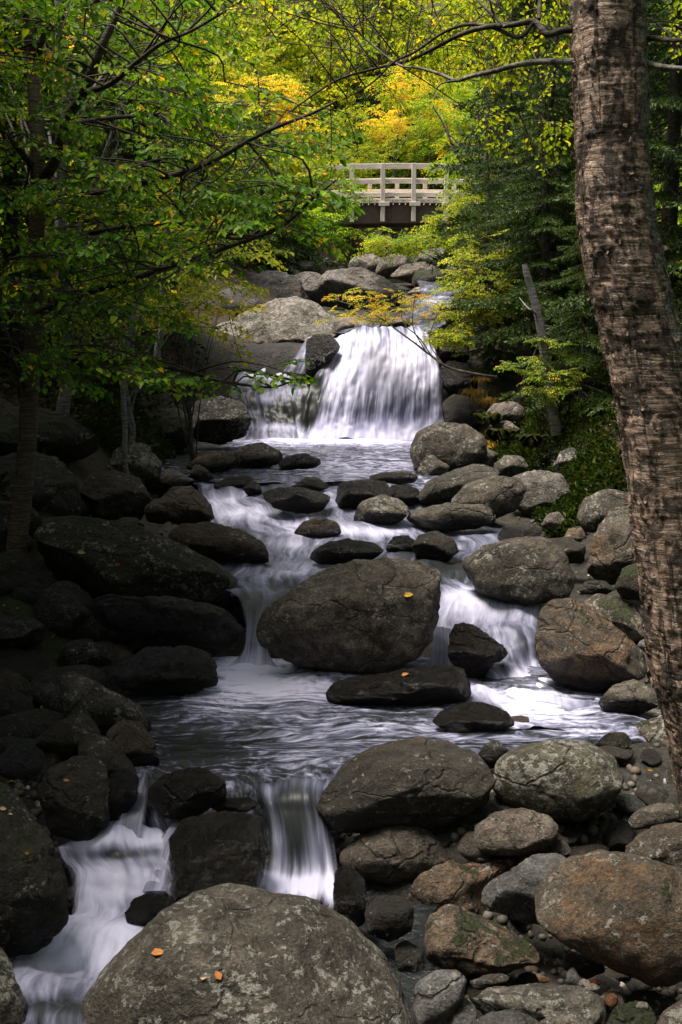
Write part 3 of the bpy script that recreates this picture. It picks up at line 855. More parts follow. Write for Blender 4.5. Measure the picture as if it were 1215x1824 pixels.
ROCKS = """
huge lichen-spotted grey boulder filling the bottom centre, with two orange leaves on it|3.85|spot|boulder|.8|118,1850 150,1770 215,1690 290,1622 350,1588 400,1570 470,1580 560,1597 640,1640 690,1700 725,1770 748,1840 740,1960 600,2080 300,2080 150,1980|0|facets=2;moss=0;tone=.17,.158,.14;lich=.55
large rounded boulder with orange-brown stain at the right edge near the bottom|4.15|ochre|boulder|.75|950,1605 962,1562 1000,1525 1060,1511 1130,1520 1210,1545 1280,1600 1300,1680 1260,1740 1170,1762 1080,1722 1000,1682 955,1645|0|ochre=.62;facets=2
blue-grey sharp-edged rock leaning on the large orange-stained boulder|4.55|blue|rock|.8|848,1602 862,1575 915,1545 950,1520 1005,1520 1030,1545 1010,1600 985,1650 930,1645 890,1628 860,1618|0
tan pitted rock with a black moss patch on top, left of the orange-stained boulder|4.35|tan|rock|.8|755,1650 775,1615 800,1605 850,1628 905,1650 960,1690 968,1715 900,1738 800,1738 757,1705|0|moss=.5
brown pitted block lying behind the black-mossed tan rock|4.85|tan|rock|.6|722,1600 740,1562 790,1533 850,1525 930,1527 880,1580 870,1640 800,1655 735,1645|0
smooth taupe boulder with flat pale top, below the dark boulder at the pool edge|5.0|brown|boulder|.75|603,1520 640,1482 690,1466 745,1466 782,1490 808,1532 765,1562 700,1578 640,1568 606,1542|0|tone=.24,.215,.19;ochre=0;facets=2
rounded cobble with an orange patch on its pale top|4.98|grey|cobble|.75|837,1500 845,1470 880,1445 930,1438 978,1450 997,1475 991,1506 950,1524 880,1526 842,1518|0|tone=.30,.27,.245;ochre=.5;facets=2
thin upright stone slice pressed against the orange-topped cobble|5.02|tan|stone|.4|819,1534 826,1500 838,1480 850,1500 845,1532|0
small dark wet-looking stone between the taupe boulder and the orange-topped cobble|5.15|dark|stone|.7|800,1492 803,1462 835,1433 872,1430 885,1442 870,1480 838,1505 812,1525|0
big greenish-grey boulder on the right bank just below the white water|5.65|grey|boulder|.75|873,1400 885,1352 920,1327 990,1316 1050,1320 1095,1342 1114,1390 1095,1438 1030,1470 960,1458 892,1432|.15|tone=.17,.165,.125;lich=.6;facets=2
dark rock tucked behind the greenish-grey boulder|5.75|dark|rock|.7|1085,1340 1130,1368 1158,1420 1135,1448 1080,1450|0
big dark boulder with a black lower half at the lip of the lower pool|5.55|dark|boulder|.75|561,1440 575,1400 620,1350 680,1320 760,1308 830,1325 872,1352 882,1392 868,1435 800,1475 700,1488 600,1488|.6|tone=.15,.135,.12;wl=.6
yellowish lichened rock with moss holes beside the leaning birch foot|5.2|tan|rock|.7|1035,1490 1045,1462 1080,1447 1118,1452 1128,1490 1100,1515 1050,1515|0|moss=.9
smooth oval grey stone at the right edge above the wedge-shaped one|5.0|grey|stone|.6|1117,1462 1135,1440 1175,1429 1212,1432 1222,1455 1180,1475 1125,1480|0|ochre=.2;facets=2
wedge-shaped brown-grey rock behind the orange-stained boulder at the right edge|4.7|brown|rock|.6|1108,1530 1125,1490 1170,1468 1230,1462 1270,1500 1260,1560 1180,1570 1120,1545|0|tone=.22,.185,.155
small lilac-grey stone on the shoulder of the orange-stained boulder|4.35|pale|stone|.6|1188,1562 1200,1546 1235,1545 1245,1570 1210,1582|0
blue-grey cobble beside the huge lichen-spotted boulder at the bottom|3.95|blue|cobble|.8|735,1800 738,1752 775,1727 815,1725 833,1745 825,1785 790,1832 745,1840|0|facets=2
small blue-grey stone between the bottom cobble and the long flat slab|3.9|blue|stone|.7|793,1840 800,1792 825,1772 846,1790 855,1840 830,1860|0
long flat grey slab at the bottom edge right of the cobbles|3.95|grey|slab|.6|828,1775 868,1757 960,1750 1040,1755 1072,1772 1088,1805 1070,1845 980,1855 900,1845 855,1805|0|tone=.22,.22,.205;lich=.5
bluish stone cut by the bottom edge in front of the long flat slab|3.72|blue|stone|.6|828,1840 850,1808 900,1796 950,1805 985,1835 960,1875 860,1875|0
low brownish stone cut by the bottom edge beside the bluish one|3.72|grey|stone|.5|960,1820 990,1800 1030,1800 1050,1825 1030,1860 970,1860|0
flat dark sliver of stone behind the long flat slab|4.1|dark|stone|.5|830,1752 860,1737 908,1730 905,1750 850,1766|0|tone=.17,.16,.145
small upright triangular stone in the gravel behind the long slab|4.05|blue|stone|.5|1005,1760 1010,1732 1019,1716 1031,1738 1034,1762|0
brown stone wedged under the large orange-stained boulder|4.25|brown|stone|.6|1000,1712 1010,1695 1070,1703 1082,1730 1045,1745 1005,1728|0
dark mossy stone in the bottom right corner gravel|3.85|moss|stone|.7|1078,1820 1095,1792 1140,1780 1170,1800 1165,1850 1100,1860|0
pale pinkish stone in the bottom right corner|3.8|pale|stone|.6|1160,1840 1180,1800 1230,1770 1270,1800 1250,1860|0|tone=.27,.23,.21
rounded stone on the gravel right of the long slab|4.0|grey|stone|.7|1062,1785 1075,1766 1105,1765 1115,1790 1090,1802|0
dark angular stone under the right edge of the orange-stained boulder|4.0|dark|stone|.6|1110,1795 1120,1765 1160,1762 1210,1780 1215,1805 1150,1812|0
large dark mossy rock on the left edge beside the white cascade|4.85|dark|boulder|.7|-90,1400 0,1372 40,1425 90,1490 120,1560 124,1640 70,1700 -60,1720|.5|moss=.6;tone=.07,.065,.045
pale lichened rock in the bottom left corner|3.75|spot|rock|.7|-70,1660 0,1678 22,1722 45,1780 66,1840 50,1930 -60,1930|.3|lich=.95;tone=.24,.21,.17
square dark wet boulder splitting the near falls|4.98|wet|boulder|.7|300,1492 325,1455 400,1442 470,1452 480,1500 470,1560 450,1605 400,1625 310,1612 302,1550|1
small dark wet rock in the left white cascade|4.7|wet|rock|.7|222,1625 232,1602 265,1588 308,1592 318,1640 270,1655 225,1645|1
dark squarish boulder above the left cascade with an orange leaf on it|5.45|dark|boulder|.7|62,1405 90,1365 140,1343 185,1350 197,1400 195,1470 150,1505 88,1485|.6|tone=.12,.10,.08
long slanting grey rock on the dark left shore of the lower pool|6.5|brown|rock|.6|103,1240 108,1202 135,1190 190,1225 245,1253 280,1285 262,1320 180,1310 118,1292|.3|tone=.17,.155,.13;ochre=0;lich=.5
angular dark rock left of the slanting grey one|6.15|dark|rock|.6|58,1332 90,1290 150,1265 175,1290 180,1330 110,1358|.3
dark rock with a pale scraped ridge above the squarish boulder|5.85|dark|rock|.6|130,1322 155,1300 200,1318 240,1362 245,1410 170,1415|.4
brown rounded rock at the left rim of the lower pool|6.0|brown|rock|.7|186,1308 215,1280 250,1284 275,1315 286,1365 240,1378 200,1345|.6
small oval grey stone behind the squarish left boulder|5.75|grey|stone|.6|52,1362 72,1342 100,1345 114,1368 85,1382|0
low wet rock between the two left chutes|5.35|wet|rock|.6|262,1402 290,1378 355,1362 402,1388 405,1425 340,1462 290,1458 264,1430|1
thin wet ledge above the square dark boulder|5.25|wet|rock|.5|362,1432 385,1422 440,1418 470,1432 440,1448 380,1448|1
wet black rock under the great slab at the pool corner|7.3|wet|rock|.6|190,1195 255,1152 350,1148 388,1172 390,1220 320,1245 215,1232|1
great dark slanting slab on the left with scattered small leaves|8.05|brown|boulder|.6|55,938 80,915 150,918 240,930 330,970 400,1006 435,1040 430,1092 330,1098 215,1090 130,1070 82,1015|0|tone=.13,.118,.092;lich=.45;moss=.35;ochre=0
brown rounded rock behind the great slab beside the rapids|9.1|brown|rock|.6|286,958 320,933 370,927 430,943 478,968 484,1000 425,1012 350,1000 308,978|.7
big smooth grey-brown boulder in mid stream with a yellow leaf on it|7.75|grey|boulder|.7|453,1112 475,1078 540,1030 600,1001 680,989 750,991 783,1010 787,1080 772,1140 742,1178 680,1204 600,1206 520,1188 463,1152|.45|tone=.225,.20,.175;ochre=.22;wl=.35
long flat wet ledge at the foot of the mid-stream boulder|7.05|wet|slab|.6|550,1238 590,1213 680,1198 760,1184 822,1180 852,1247 780,1258 700,1265 600,1258|1
low rounded black rock in the lower pool below the right branch|6.5|wet|rock|.6|766,1292 790,1260 840,1249 895,1254 924,1290 880,1309 800,1312|1
dark wet wedge splitting the white water of the right branch|7.5|wet|rock|.7|800,1130 813,1106 840,1110 900,1150 908,1172 880,1182 858,1215 820,1208 797,1170|1|tone=.11,.09,.07
large angular boulder with rusty side on the right of the white water|7.35|ochre|boulder|.7|953,1132 963,1080 990,1063 1032,1066 1080,1100 1152,1160 1155,1205 1100,1236 1040,1238 985,1215 958,1178|.4|ochre=.55
broad domed boulder with dark shaded front behind the right branch|8.8|grey|boulder|.7|818,1002 860,970 920,956 970,954 1003,975 1028,1030 1012,1070 930,1082 850,1060|.35|tone=.17,.155,.135;facets=2
tall upright boulder with pinkish patch beside the birch trunk|8.2|ochre|boulder|.6|1043,1020 1054,960 1080,913 1110,903 1148,913 1165,980 1150,1035 1080,1045|0|tone=.20,.18,.155
pale lichened rock behind the tall upright boulder|9.2|spot|rock|.6|1025,922 1040,885 1080,869 1132,878 1150,920 1090,955 1040,948|0
moss-backed dark rock against the birch trunk|7.8|moss|rock|.6|1093,1045 1110,1010 1150,995 1180,1020 1175,1070 1110,1070|0
flat dark stone below the tall upright boulder|8.1|dark|stone|.5|1028,1048 1045,1033 1080,1034 1100,1048 1080,1062 1035,1060|0
rock with pale streaked face behind the rusty-sided boulder|7.75|tan|rock|.6|1030,1075 1060,1056 1100,1058 1140,1085 1158,1130 1120,1150 1060,1110|0|moss=.6;lich=.7
smooth two-toned cobble on the right shore beside the birch|6.7|grey|cobble|.7|1062,1252 1090,1220 1130,1207 1166,1225 1178,1260 1130,1278 1080,1275|.4
lilac stone touching the trunk below the two-toned cobble|6.4|pale|stone|.5|1126,1280 1145,1260 1180,1254 1195,1280 1160,1295|0|tone=.24,.235,.26
pale pitted rock with black front beside the lower birch trunk|6.05|tan|rock|.7|1100,1322 1125,1292 1170,1275 1215,1275 1225,1330 1190,1365 1120,1358|0|tone=.24,.22,.185;lich=.8
tan rock half hidden by the birch trunk|6.9|tan|rock|.6|1150,1200 1160,1150 1185,1130 1215,1160 1215,1240 1170,1235|0
small lilac-grey stone above the tan rock at the trunk|7.2|pale|stone|.5|1135,1150 1145,1136 1165,1136 1172,1155 1150,1165|0|tone=.24,.24,.27
large rounded grey boulder at the right foot of the waterfall|12.6|spot|boulder|.75|728,800 742,768 780,751 830,754 864,775 870,810 830,838 770,846 735,838|.4|facets=2
pale angular rock in front of the boulder at the fall foot|11.7|pale|rock|.7|741,842 755,815 775,807 803,832 790,852 750,854|0|tone=.30,.275,.255
smooth oval grey rock right of the pale angular one|12.0|grey|rock|.7|812,826 830,802 860,793 890,808 880,836 830,842|0
rounded grey rock below the ferns of the right bank|11.8|grey|rock|.7|878,828 900,810 928,811 945,832 920,850 885,848|0
dark sloping rock left of the domed grey one on the right shore|11.0|grey|rock|.7|743,890 760,855 810,836 855,819 888,832 890,862 840,885 785,908 748,905|.3|tone=.11,.105,.09
domed grey-brown boulder in the middle of the right shore|10.5|grey|boulder|.7|800,890 830,860 880,846 925,849 940,875 920,910 870,930 818,918|.1|tone=.19,.175,.15;facets=2
pale fractured block behind the domed grey-brown boulder|10.9|pale|boulder|.6|900,852 950,836 1000,842 1025,880 1000,915 940,922 905,895|0|tone=.29,.28,.275
dark wet rock beside the right edge of the upper rapids|10.7|wet|rock|.6|592,888 605,860 640,852 690,856 705,885 680,912 615,915|.8
lichened grey rock standing in the upper rapids|10.2|spot|rock|.7|622,926 640,895 680,879 715,890 738,915 700,936 640,940|.6|tone=.22,.20,.18
low black mossy rock behind the lichened one in the rapids|10.95|wet|rock|.6|672,880 700,862 740,866 765,888 730,905 690,902|.8
flat layered grey rock along the right shore|10.05|grey|slab|.5|716,930 735,903 800,895 880,898 893,922 850,945 770,948|.3|tone=.15,.14,.12
flat pale grey stone at the outlet of the upper pool|11.5|grey|stone|.5|650,858 670,842 720,838 750,845 740,862 680,866|.5
round black rock in the rapids right of centre|9.35|dark|rock|.7|730,975 745,952 775,944 805,955 820,982 795,1003 745,1000|.7
smooth brown rock standing alone in the white rapids|10.0|brown|rock|.6|520,950 540,927 570,920 600,928 614,950 580,960 535,960|.2|tone=.12,.10,.085;facets=2
low moss-green wet rock just above the mid-stream boulder|9.3|moss|rock|.6|543,990 570,968 620,958 670,965 690,985 650,1005 570,1008|.9|wet=.9;moss=.6
small wet rock beside a tiny spout above the mid-stream boulder|9.4|wet|rock|.6|686,975 700,955 730,952 745,970 730,990 695,992|1
long black rock across the upper rapids|10.7|wet|rock|.6|458,880 490,866 540,868 585,876 592,902 550,918 490,908|1
moss-capped rock behind the long black rock|11.3|moss|rock|.6|517,868 545,849 570,850 590,868 560,880 525,878|.5
small black rock at the left of the upper rapids|11.0|wet|rock|.7|430,870 445,855 462,860 470,880 445,888|1
flat dark rock at the lip of the upper pool|11.4|dark|rock|.5|375,868 400,850 445,845 462,858 430,872 385,875|.6
pinkish lichened rock island in the upper pool|13.2|pale|rock|.5|395,822 425,795 465,786 500,800 512,822 470,838 410,838|.5|tone=.30,.25,.225
dark low rock joined to the right of the pinkish island|13.0|wet|rock|.5|490,832 510,812 545,806 580,822 560,835 510,840|.9|moss=.4
low brown rock left of the pinkish island|13.1|tan|rock|.5|325,835 350,812 400,802 425,815 415,838 360,845|.4
white angular stone on the left shore of the upper pool|11.1|white|stone|.6|281,858 298,831 325,842 342,862 310,868|0
narrow grey stone right of the white angular one|11.3|grey|stone|.6|335,850 345,826 365,832 385,852 360,862|.3
jagged rock crusted with lilac lichen on the left shore|11.4|spot|boulder|.6|188,835 205,800 240,785 265,792 290,825 285,860 230,870 195,862|0|lich=.85;moss=.5;tone=.22,.21,.20
round brown boulder on the left shore beside the rapids|9.9|brown|boulder|.7|282,890 302,865 340,863 372,888 386,925 345,945 295,928|.3|tone=.11,.095,.075
small smooth rock left of the round brown boulder|9.75|brown|rock|.6|255,905 275,888 305,890 318,915 290,935 262,930|0|tone=.12,.105,.085
tiny rock above the top edge of the great slab|9.2|dark|stone|.6|205,935 215,920 245,922 262,938 235,950|0|tone=.11,.10,.08
big dark boulder under the lilac-crusted rock on the left|9.9|dark|boulder|.7|138,880 155,845 200,835 250,850 272,895 245,935 170,930|0
large dark boulder behind the slender left trunk|9.6|dark|boulder|.7|-60,880 -20,815 50,800 110,812 140,860 150,925 60,950 -50,945|0
long mossy boulder behind the slender left trunk, above the dark ones|10.6|moss|boulder|.7|-80,770 -20,728 60,722 130,740 172,770 185,795 150,820 60,828 -70,820|0|tone=.10,.10,.085
rounded dark boulder at the left rim of the upper pool|13.9|dark|boulder|.75|328,752 345,714 390,704 432,714 450,745 438,778 392,794 343,784|.4|tone=.13,.12,.105;lich=.55
dark mossy rock left of the rounded one by the upper pool|13.4|moss|rock|.7|262,770 280,735 315,720 343,750 345,790 310,810 275,802|0|tone=.08,.08,.06
tan grey stone on the right bank beneath the leaning grey trunk|13.8|grey|rock|.7|862,740 878,718 915,714 938,728 932,750 880,756|0|tone=.26,.24,.22
low grey stone in the grass below the leaning grey trunk|12.9|grey|rock|.6|858,782 870,756 905,748 930,765 918,785|0
rounded grey rock among the spruces of the right bank|12.6|grey|rock|.7|988,756 1005,738 1040,733 1068,748 1060,768 1010,772|0|tone=.22,.20,.185
angular black and white rock in the grass of the right bank|11.5|spot|rock|.7|982,832 1000,802 1022,794 1042,825 1035,848 995,850|0|tone=.12,.12,.11;lich=.8
small oval stone with a moss patch right of the fractured block|9.85|pale|stone|.6|963,935 975,915 995,910 1008,925 990,942 970,944|0|tone=.30,.28,.25
small pale stone on the shore left of the pale lichened rock|9.5|tan|stone|.6|1000,965 1012,942 1035,935 1045,955 1025,975|0
dark rock left of the tall upright boulder|9.0|dark|rock|.6|955,985 970,960 1010,955 1045,970 1040,1005 985,1005|0
dark rock between the domed boulder and the oval stone|9.6|dark|rock|.6|880,955 900,935 950,930 970,950 950,970 900,970|.4
big pale lichened boulder beside the top of the waterfall|17.2|pale|boulder|.75|338,605 400,573 450,548 495,530 545,526 575,540 592,563 640,572 655,585 600,597 560,618 545,655 505,688 430,690 345,655|0|tone=.34,.325,.30;lich=.7
upright dark rock that splits the thin fall from the wide one|16.15|wet|rock|.8|546,602 565,594 600,598 606,625 585,648 562,668 548,700 541,660|.6|tone=.14,.125,.11
small tan block left of the big pale boulder|16.6|tan|rock|.6|298,625 312,605 345,602 350,640 330,655 300,648|0|moss=0
long smooth grey outcrop above the big pale boulder|21.0|pale|boulder|.6|560,500 585,480 640,474 690,494 722,520 715,548 650,556 590,545|0|tone=.27,.265,.27;lich=.2
sloping grey slab left of the long smooth outcrop|21.5|pale|slab|.6|515,500 530,482 565,482 605,512 600,545 545,548 520,530|0|tone=.22,.215,.22;lich=.2
black overhung cliff block at the left of the grey slab|20.5|dark|boulder|.6|425,540 440,495 480,478 530,490 555,540 540,585 450,590|0|tone=.13,.135,.145
grey rock left of the cliff block under the leaves|18.5|dark|boulder|.6|370,570 385,520 430,505 470,540 460,590 390,598|0|tone=.16,.155,.15
flat grey shelf rock at the left of the waterfall lip|17.0|pale|rock|.5|585,590 600,565 645,560 668,578 655,594 610,600|0
small cream stone at the lip of the waterfall|16.9|pale|stone|.6|628,585 640,566 662,568 668,586 650,592|0
brown flat stone at the lip of the waterfall|17.0|tan|stone|.5|668,582 690,566 730,565 740,582 700,590|.2|moss=0
long tan rock at the upper right of the fall lip|17.4|pale|rock|.5|735,572 760,548 810,540 830,560 800,582 750,584|0|tone=.30,.26,.23
pale rock right of the long tan rock above the fall|17.6|pale|rock|.6|800,570 815,545 850,540 870,565 840,588|0
wet ledge rock at the upper right corner of the waterfall|16.4|dark|rock|.7|768,606 785,590 815,592 838,615 835,645 800,656 776,640|.5|tone=.13,.12,.11;wet=.5
dark dripping rock halfway up the right side of the waterfall|16.0|wet|rock|.7|782,652 805,640 840,650 855,685 840,715 805,712 788,690|.5|tone=.12,.11,.10
blocky wet rock at the lower right foot of the waterfall|15.6|dark|rock|.7|788,715 808,700 840,708 858,735 845,770 812,775 792,755|.5|tone=.12,.11,.095;wet=.6
brown mossy bank rock under the dry grass right of the waterfall|15.2|moss|rock|.6|840,700 862,680 892,690 900,725 880,752 850,748|0|tone=.12,.10,.07
smooth grey rock under the left end of the bridge|27.0|pale|rock|.6|615,480 630,456 665,450 690,465 688,490 640,494|0|tone=.27,.255,.255
rounded grey rock second from the left under the bridge|26.5|grey|rock|.6|665,485 680,458 712,448 735,462 735,490 690,498|0
flat-topped grey rock in the middle under the bridge|26.0|grey|rock|.6|690,495 715,470 760,466 790,480 785,502 730,506|0
large slanting grey rock behind the rocks under the bridge|28.5|pale|boulder|.6|715,465 745,445 790,440 830,455 845,485 790,480|0|tone=.24,.23,.23
mossy rock with yellow leaves over the upper stream|25.0|moss|rock|.6|728,505 740,482 780,478 812,490 810,512 760,516|0
dark squarish rock beside the post foot of the bridge|25.5|dark|rock|.6|785,500 795,470 825,466 845,485 838,515 800,518|0|tone=.15,.14,.13
flat pale stone in the upper stream below the mossy rock|23.0|pale|stone|.5|720,525 740,510 785,512 800,525 760,534|0
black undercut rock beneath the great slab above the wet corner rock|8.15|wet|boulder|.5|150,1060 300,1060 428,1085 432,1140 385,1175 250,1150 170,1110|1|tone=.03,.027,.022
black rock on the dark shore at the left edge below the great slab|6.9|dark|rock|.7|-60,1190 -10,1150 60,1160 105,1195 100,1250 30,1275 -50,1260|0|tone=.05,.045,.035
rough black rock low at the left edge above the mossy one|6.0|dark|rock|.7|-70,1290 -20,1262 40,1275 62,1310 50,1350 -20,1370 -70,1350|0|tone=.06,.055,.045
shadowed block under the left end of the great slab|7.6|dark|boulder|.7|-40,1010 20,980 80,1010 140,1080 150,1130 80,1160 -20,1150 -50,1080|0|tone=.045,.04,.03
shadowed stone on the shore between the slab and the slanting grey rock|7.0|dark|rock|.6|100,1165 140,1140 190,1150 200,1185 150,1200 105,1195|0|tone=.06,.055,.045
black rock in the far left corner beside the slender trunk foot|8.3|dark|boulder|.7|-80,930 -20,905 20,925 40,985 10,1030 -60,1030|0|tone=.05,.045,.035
squat dark rock filling the gap beside the left chute|5.25|wet|rock|.7|190,1385 225,1365 248,1380 245,1425 215,1470 185,1465|.6
dark rock between the taupe boulder and the near middle fall|5.0|wet|rock|.7|598,1545 625,1535 650,1570 660,1620 640,1660 600,1640 592,1590|.6
dark rounded rock in the gap right of the near middle fall|4.75|dark|rock|.7|648,1625 668,1596 710,1592 738,1615 735,1660 695,1680 655,1665|0.2|tone=.07,.062,.052
low black rock between the huge bottom boulder and the blue-grey cobble|4.3|dark|rock|.7|700,1690 722,1672 752,1690 756,1730 735,1750 712,1740|0|tone=.06,.055,.05
small dark rock closing the gap between the two boulders at the pool's right rim|5.75|dark|rock|.7|850,1345 865,1322 890,1318 905,1335 895,1365 865,1372|.3|tone=.08,.07,.06
flat grey rock at the water's edge above the greenish-grey boulder|5.95|grey|rock|.6|1060,1325 1080,1305 1112,1302 1130,1322 1110,1342 1075,1345|.3|tone=.15,.14,.12
grey rock right of the upper stream|22.5|grey|rock|.6|835,530 850,500 890,495 905,530 870,548|0
"""
OBJ = {}
def parse_rocks():
    for ln in ROCKS.strip().splitlines():
        f = ln.split('|')
        lab, Y, sty, cat, dep, pts, wlv = f[:7]
        over = {}
        if len(f) > 7:
            for kv in f[7].split(';'):
                k, v = kv.split('=')
                over[k] = tuple(float(q) for q in v.split(',')) if ',' in v else float(v)
        P = [tuple(float(q) for q in s.split(',')) for s in pts.split()]
        wl_ = float(wlv)
        Y = float(Y)
        if wl_ > 0:     # standing in the water: the front foot meets the surface where the outline ends
            bot = max(p[1] for p in P) - 4
            wid = (max(p[0] for p in P) - min(p[0] for p in P) + max(p[1] for p in P) - min(p[1] for p in P)) / 4
            Yw = depth_at_row(bot) 
            Y = min(Y, Yw + 0.45 * float(dep) * wid * Yw / FOC)
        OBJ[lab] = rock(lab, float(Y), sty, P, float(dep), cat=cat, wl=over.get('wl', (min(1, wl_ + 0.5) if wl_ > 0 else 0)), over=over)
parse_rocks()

# rock body behind and under the main fall, and the steps under the chutes: the bedrock of the stream bed
def ledge(name, rows, lift, amp=0.12, dens=14, seed=0):
    R = []
    for xl, xr, yy, YY in rows:
        R.append(np.concatenate([at(xl, yy, YY), at(xr, yy, YY)]))
    S = smooth_path(np.array(R), 40)
    u = np.linspace(0, 1, 50)
    V = S[:, None, :3] * (1 - u)[None, :, None] + S[:, None, 3:6] * u[None, :, None]
    V = V + np.array([0, lift, -lift * 0.6])
    V = V + amp * fbm(V * 2.5, 4, seed)[..., None] * np.array([0.3, 0.7, 0.6])
    i = np.arange(39)[:, None] * 50
    j = np.arange(49)[None]
    q = np.stack([i + j, i + j + 1, i + 50 + j + 1, i + 50 + j], -1).reshape(-1, 4)
    me = mesh_np(name, V.reshape(-1, 3), [q], {'waterline': np.ones(2000)})
    o = link(name, me, M_ROCK, kind='structure')
    o['tone'] = [0.07, 0.062, 0.052]
    o['lich'] = 0.0; o['moss'] = 0.2; o['ochre'] = 0.1; o['wet'] = 1.0
ledge('bedrock', [(575, 800, 586, 16.9), (560, 810, 610, 16.4), (455, 850, 680, 15.95), (430, 870, 740, 15.6), (420, 880, 800, 15.2)], 0.22, 0.16, seed=3)
ledge('bedrock', [(60, 700, 1385, 5.5), (60, 700, 1425, 5.3), (60, 700, 1480, 5.2), (50, 720, 1560, 5.05), (40, 740, 1640, 4.7)], 0.12, 0.10, seed=4)
ledge('bedrock', [(380, 1020, 1045, 8.2), (380, 1020, 1075, 7.95), (380, 1020, 1130, 7.7), (360, 1020, 1190, 7.4), (350, 1020, 1230, 7.1)], 0.15, 0.10, seed=6)

# small stones lying between the boulders (alike, nothing tells them apart)
def small_stones():
    rs = np.random.RandomState(5)
    protos = []
    for k in range(7):
        V, F = ico(3)
        s = rs.uniform(0.6, 1.2, 3) * np.array([1.15, 1.0, 0.62])
        W = V * s
        for q in range(5):
            nn = rs.normal(size=3); nn /= np.linalg.norm(nn)
            h = W @ nn
            ex = np.maximum(0, h - h.max() * 0.75)
            W = W - ex[:, None] * nn * 0.85
        W = W * (1 + 0.10 * fbm(V * 1.7 + k * 9, 3, k))[:, None]
        me = mesh_np('small_stone', W, [F], {'waterline': np.zeros(len(W))})
        me.materials.append(M_ROCK)
        protos.append(me)
    n = 0
    tries = 0
    tones = [(0.20, 0.185, 0.165), (0.14, 0.12, 0.10), (0.18, 0.185, 0.20), (0.24, 0.20, 0.165), (0.11, 0.10, 0.085)]
    while n < 280 and tries < 9000:
        tries += 1
        px, py = rs.uniform(-20, 1230), rs.uniform(800, 1830)
        Y = depth_at_row(py)
        if rs.rand() < 0.35:
            px, py = rs.uniform(700, 1215), rs.uniform(1330, 1824); Y = depth_at_row(py)
        shore = rs.rand() < 0.30
        if shore:
            px, py = rs.uniform(-20, 280), rs.uniform(960, 1420); Y = depth_at_row(py)
        p = at(px, py, Y)
        z = float(ground(np.array([p[0]]), np.array([p[1]]))[0])
        r = rs.uniform(0.035, 0.12) * (0.7 + 0.05 * Y) * (1.9 if shore else 0.62 if py > 1540 else 1.0)
        inwater = z < level(p[1]) - 0.1 and 250 < px < 1000 and py < 1420
        if inwater or (px < 640 and py > 1380):
            continue
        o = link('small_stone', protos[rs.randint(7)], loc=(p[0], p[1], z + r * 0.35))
        o.rotation_euler = (rs.uniform(-0.3, 0.3), rs.uniform(-0.3, 0.3), rs.uniform(0, 6.3))
        o.scale = (r, r, r)
        ti = rs.randint(5)
        sx_, sy_ = to_px(np.array([p[0], p[1], z]))
        side_ = 'left shore' if sx_ < 400 else 'right shore' if sx_ > 850 else 'stream bed'
        far_ = 'by the upper pool' if sy_ < 880 else 'beside the rapids' if sy_ < 1020 else 'level with the mid-stream boulder' if sy_ < 1200 else 'by the lower pool' if sy_ < 1400 else 'among the near cobbles' if sy_ < 1620 else 'at the bottom edge'
        o['label'] = 'small %s stone on the %s %s' % (('grey', 'brown', 'bluish', 'tan', 'dark')[ti], side_, far_)
        o['category'] = 'stone'
        o['group'] = 'small stones between the boulders'
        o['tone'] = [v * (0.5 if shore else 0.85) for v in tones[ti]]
        o['lich'] = float(rs.uniform(0, 0.6)); o['moss'] = float(max(0, rs.uniform(-0.6, 0.7)))
        o['ochre'] = float(max(0, rs.uniform(-0.4, 0.5))); o['wet'] = float(rs.rand() < 0.25) * 0.6
        n += 1
small_stones()

def gravel():
    rs = np.random.RandomState(9)
    a = Acc()
    V, F = ico(1)
    for k in range(5200):
        Y = rs.uniform(3.5, 13) if k > 3000 else rs.uniform(3.4, 5.5)
        xc, w = np.interp(Y, CY, CX), np.interp(Y, CY, CW)
        x = xc + rs.uniform(-1.3, 1.3) * w
        z = float(ground(np.array([x]), np.array([Y]), True)[0])
        r = rs.uniform(0.008, 0.03)
        a.add(V * r * rs.uniform(0.7, 1.3, 3) + [x, Y, z + r * 0.3], [F], np.full(len(V), rs.rand()))
    t = NT('gravel_stone')
    c = t.ramp(t.attr('rnd'), [(0.0, (0.02, 0.017, 0.014)), (0.5, (0.06, 0.052, 0.044)), (0.82, (0.10, 0.07, 0.045)), (0.95, (0.12, 0.115, 0.11)), (0.995, (0.40, 0.38, 0.34))])
    m = t.end(t.bsdf(c, 0.75))
    link('gravel', a.mesh('gravel'), m, kind='stuff')
gravel()

for lab, (px, py, rx, ry), Y, sty in [
    ('white pebble in the gravel under the orange-stained boulder', (1041, 1752, 11, 9), 4.0, 'white'),
    ('second white pebble lying in the bottom right gravel', (1144, 1792, 12, 9), 3.88, 'white'),
    ('cream pebble beside the white one under the orange-stained boulder', (1055, 1760, 14, 9), 3.98, 'pale'),
    ('rust-orange pebble behind the white one under the boulder', (1058, 1750, 14, 7), 4.03, 'rust'),
    ('rust-orange pebble right of the long flat slab', (1090, 1782, 12, 14), 3.92, 'rust'),
    ('small orange pebble at the back of the gravel pocket', (969, 1745, 11, 7), 4.06, 'rust')]:
    pts = [(px + rx * math.cos(a), py + ry * math.sin(a)) for a in np.linspace(0, 2 * math.pi, 10, endpoint=False)]
    rock(lab, Y, sty, pts, 0.8, cat='pebble', sub=3, wl=0, group=None)

# ------------------------------------------------------------------ footbridge
M_WOOD = mat_plain('weathered_white_wood', (0.64, 0.56, 0.49), 0.75, 0.3, 4.0, (1, 8, 8), 0.003)
M_BEAM = mat_plain('brown_painted_beam', (0.12, 0.078, 0.068), 0.6, 0.3, 3.0)
M_DARKW = mat_plain('underside_timber', (0.05, 0.04, 0.033), 0.85, 0.3, 3.0)

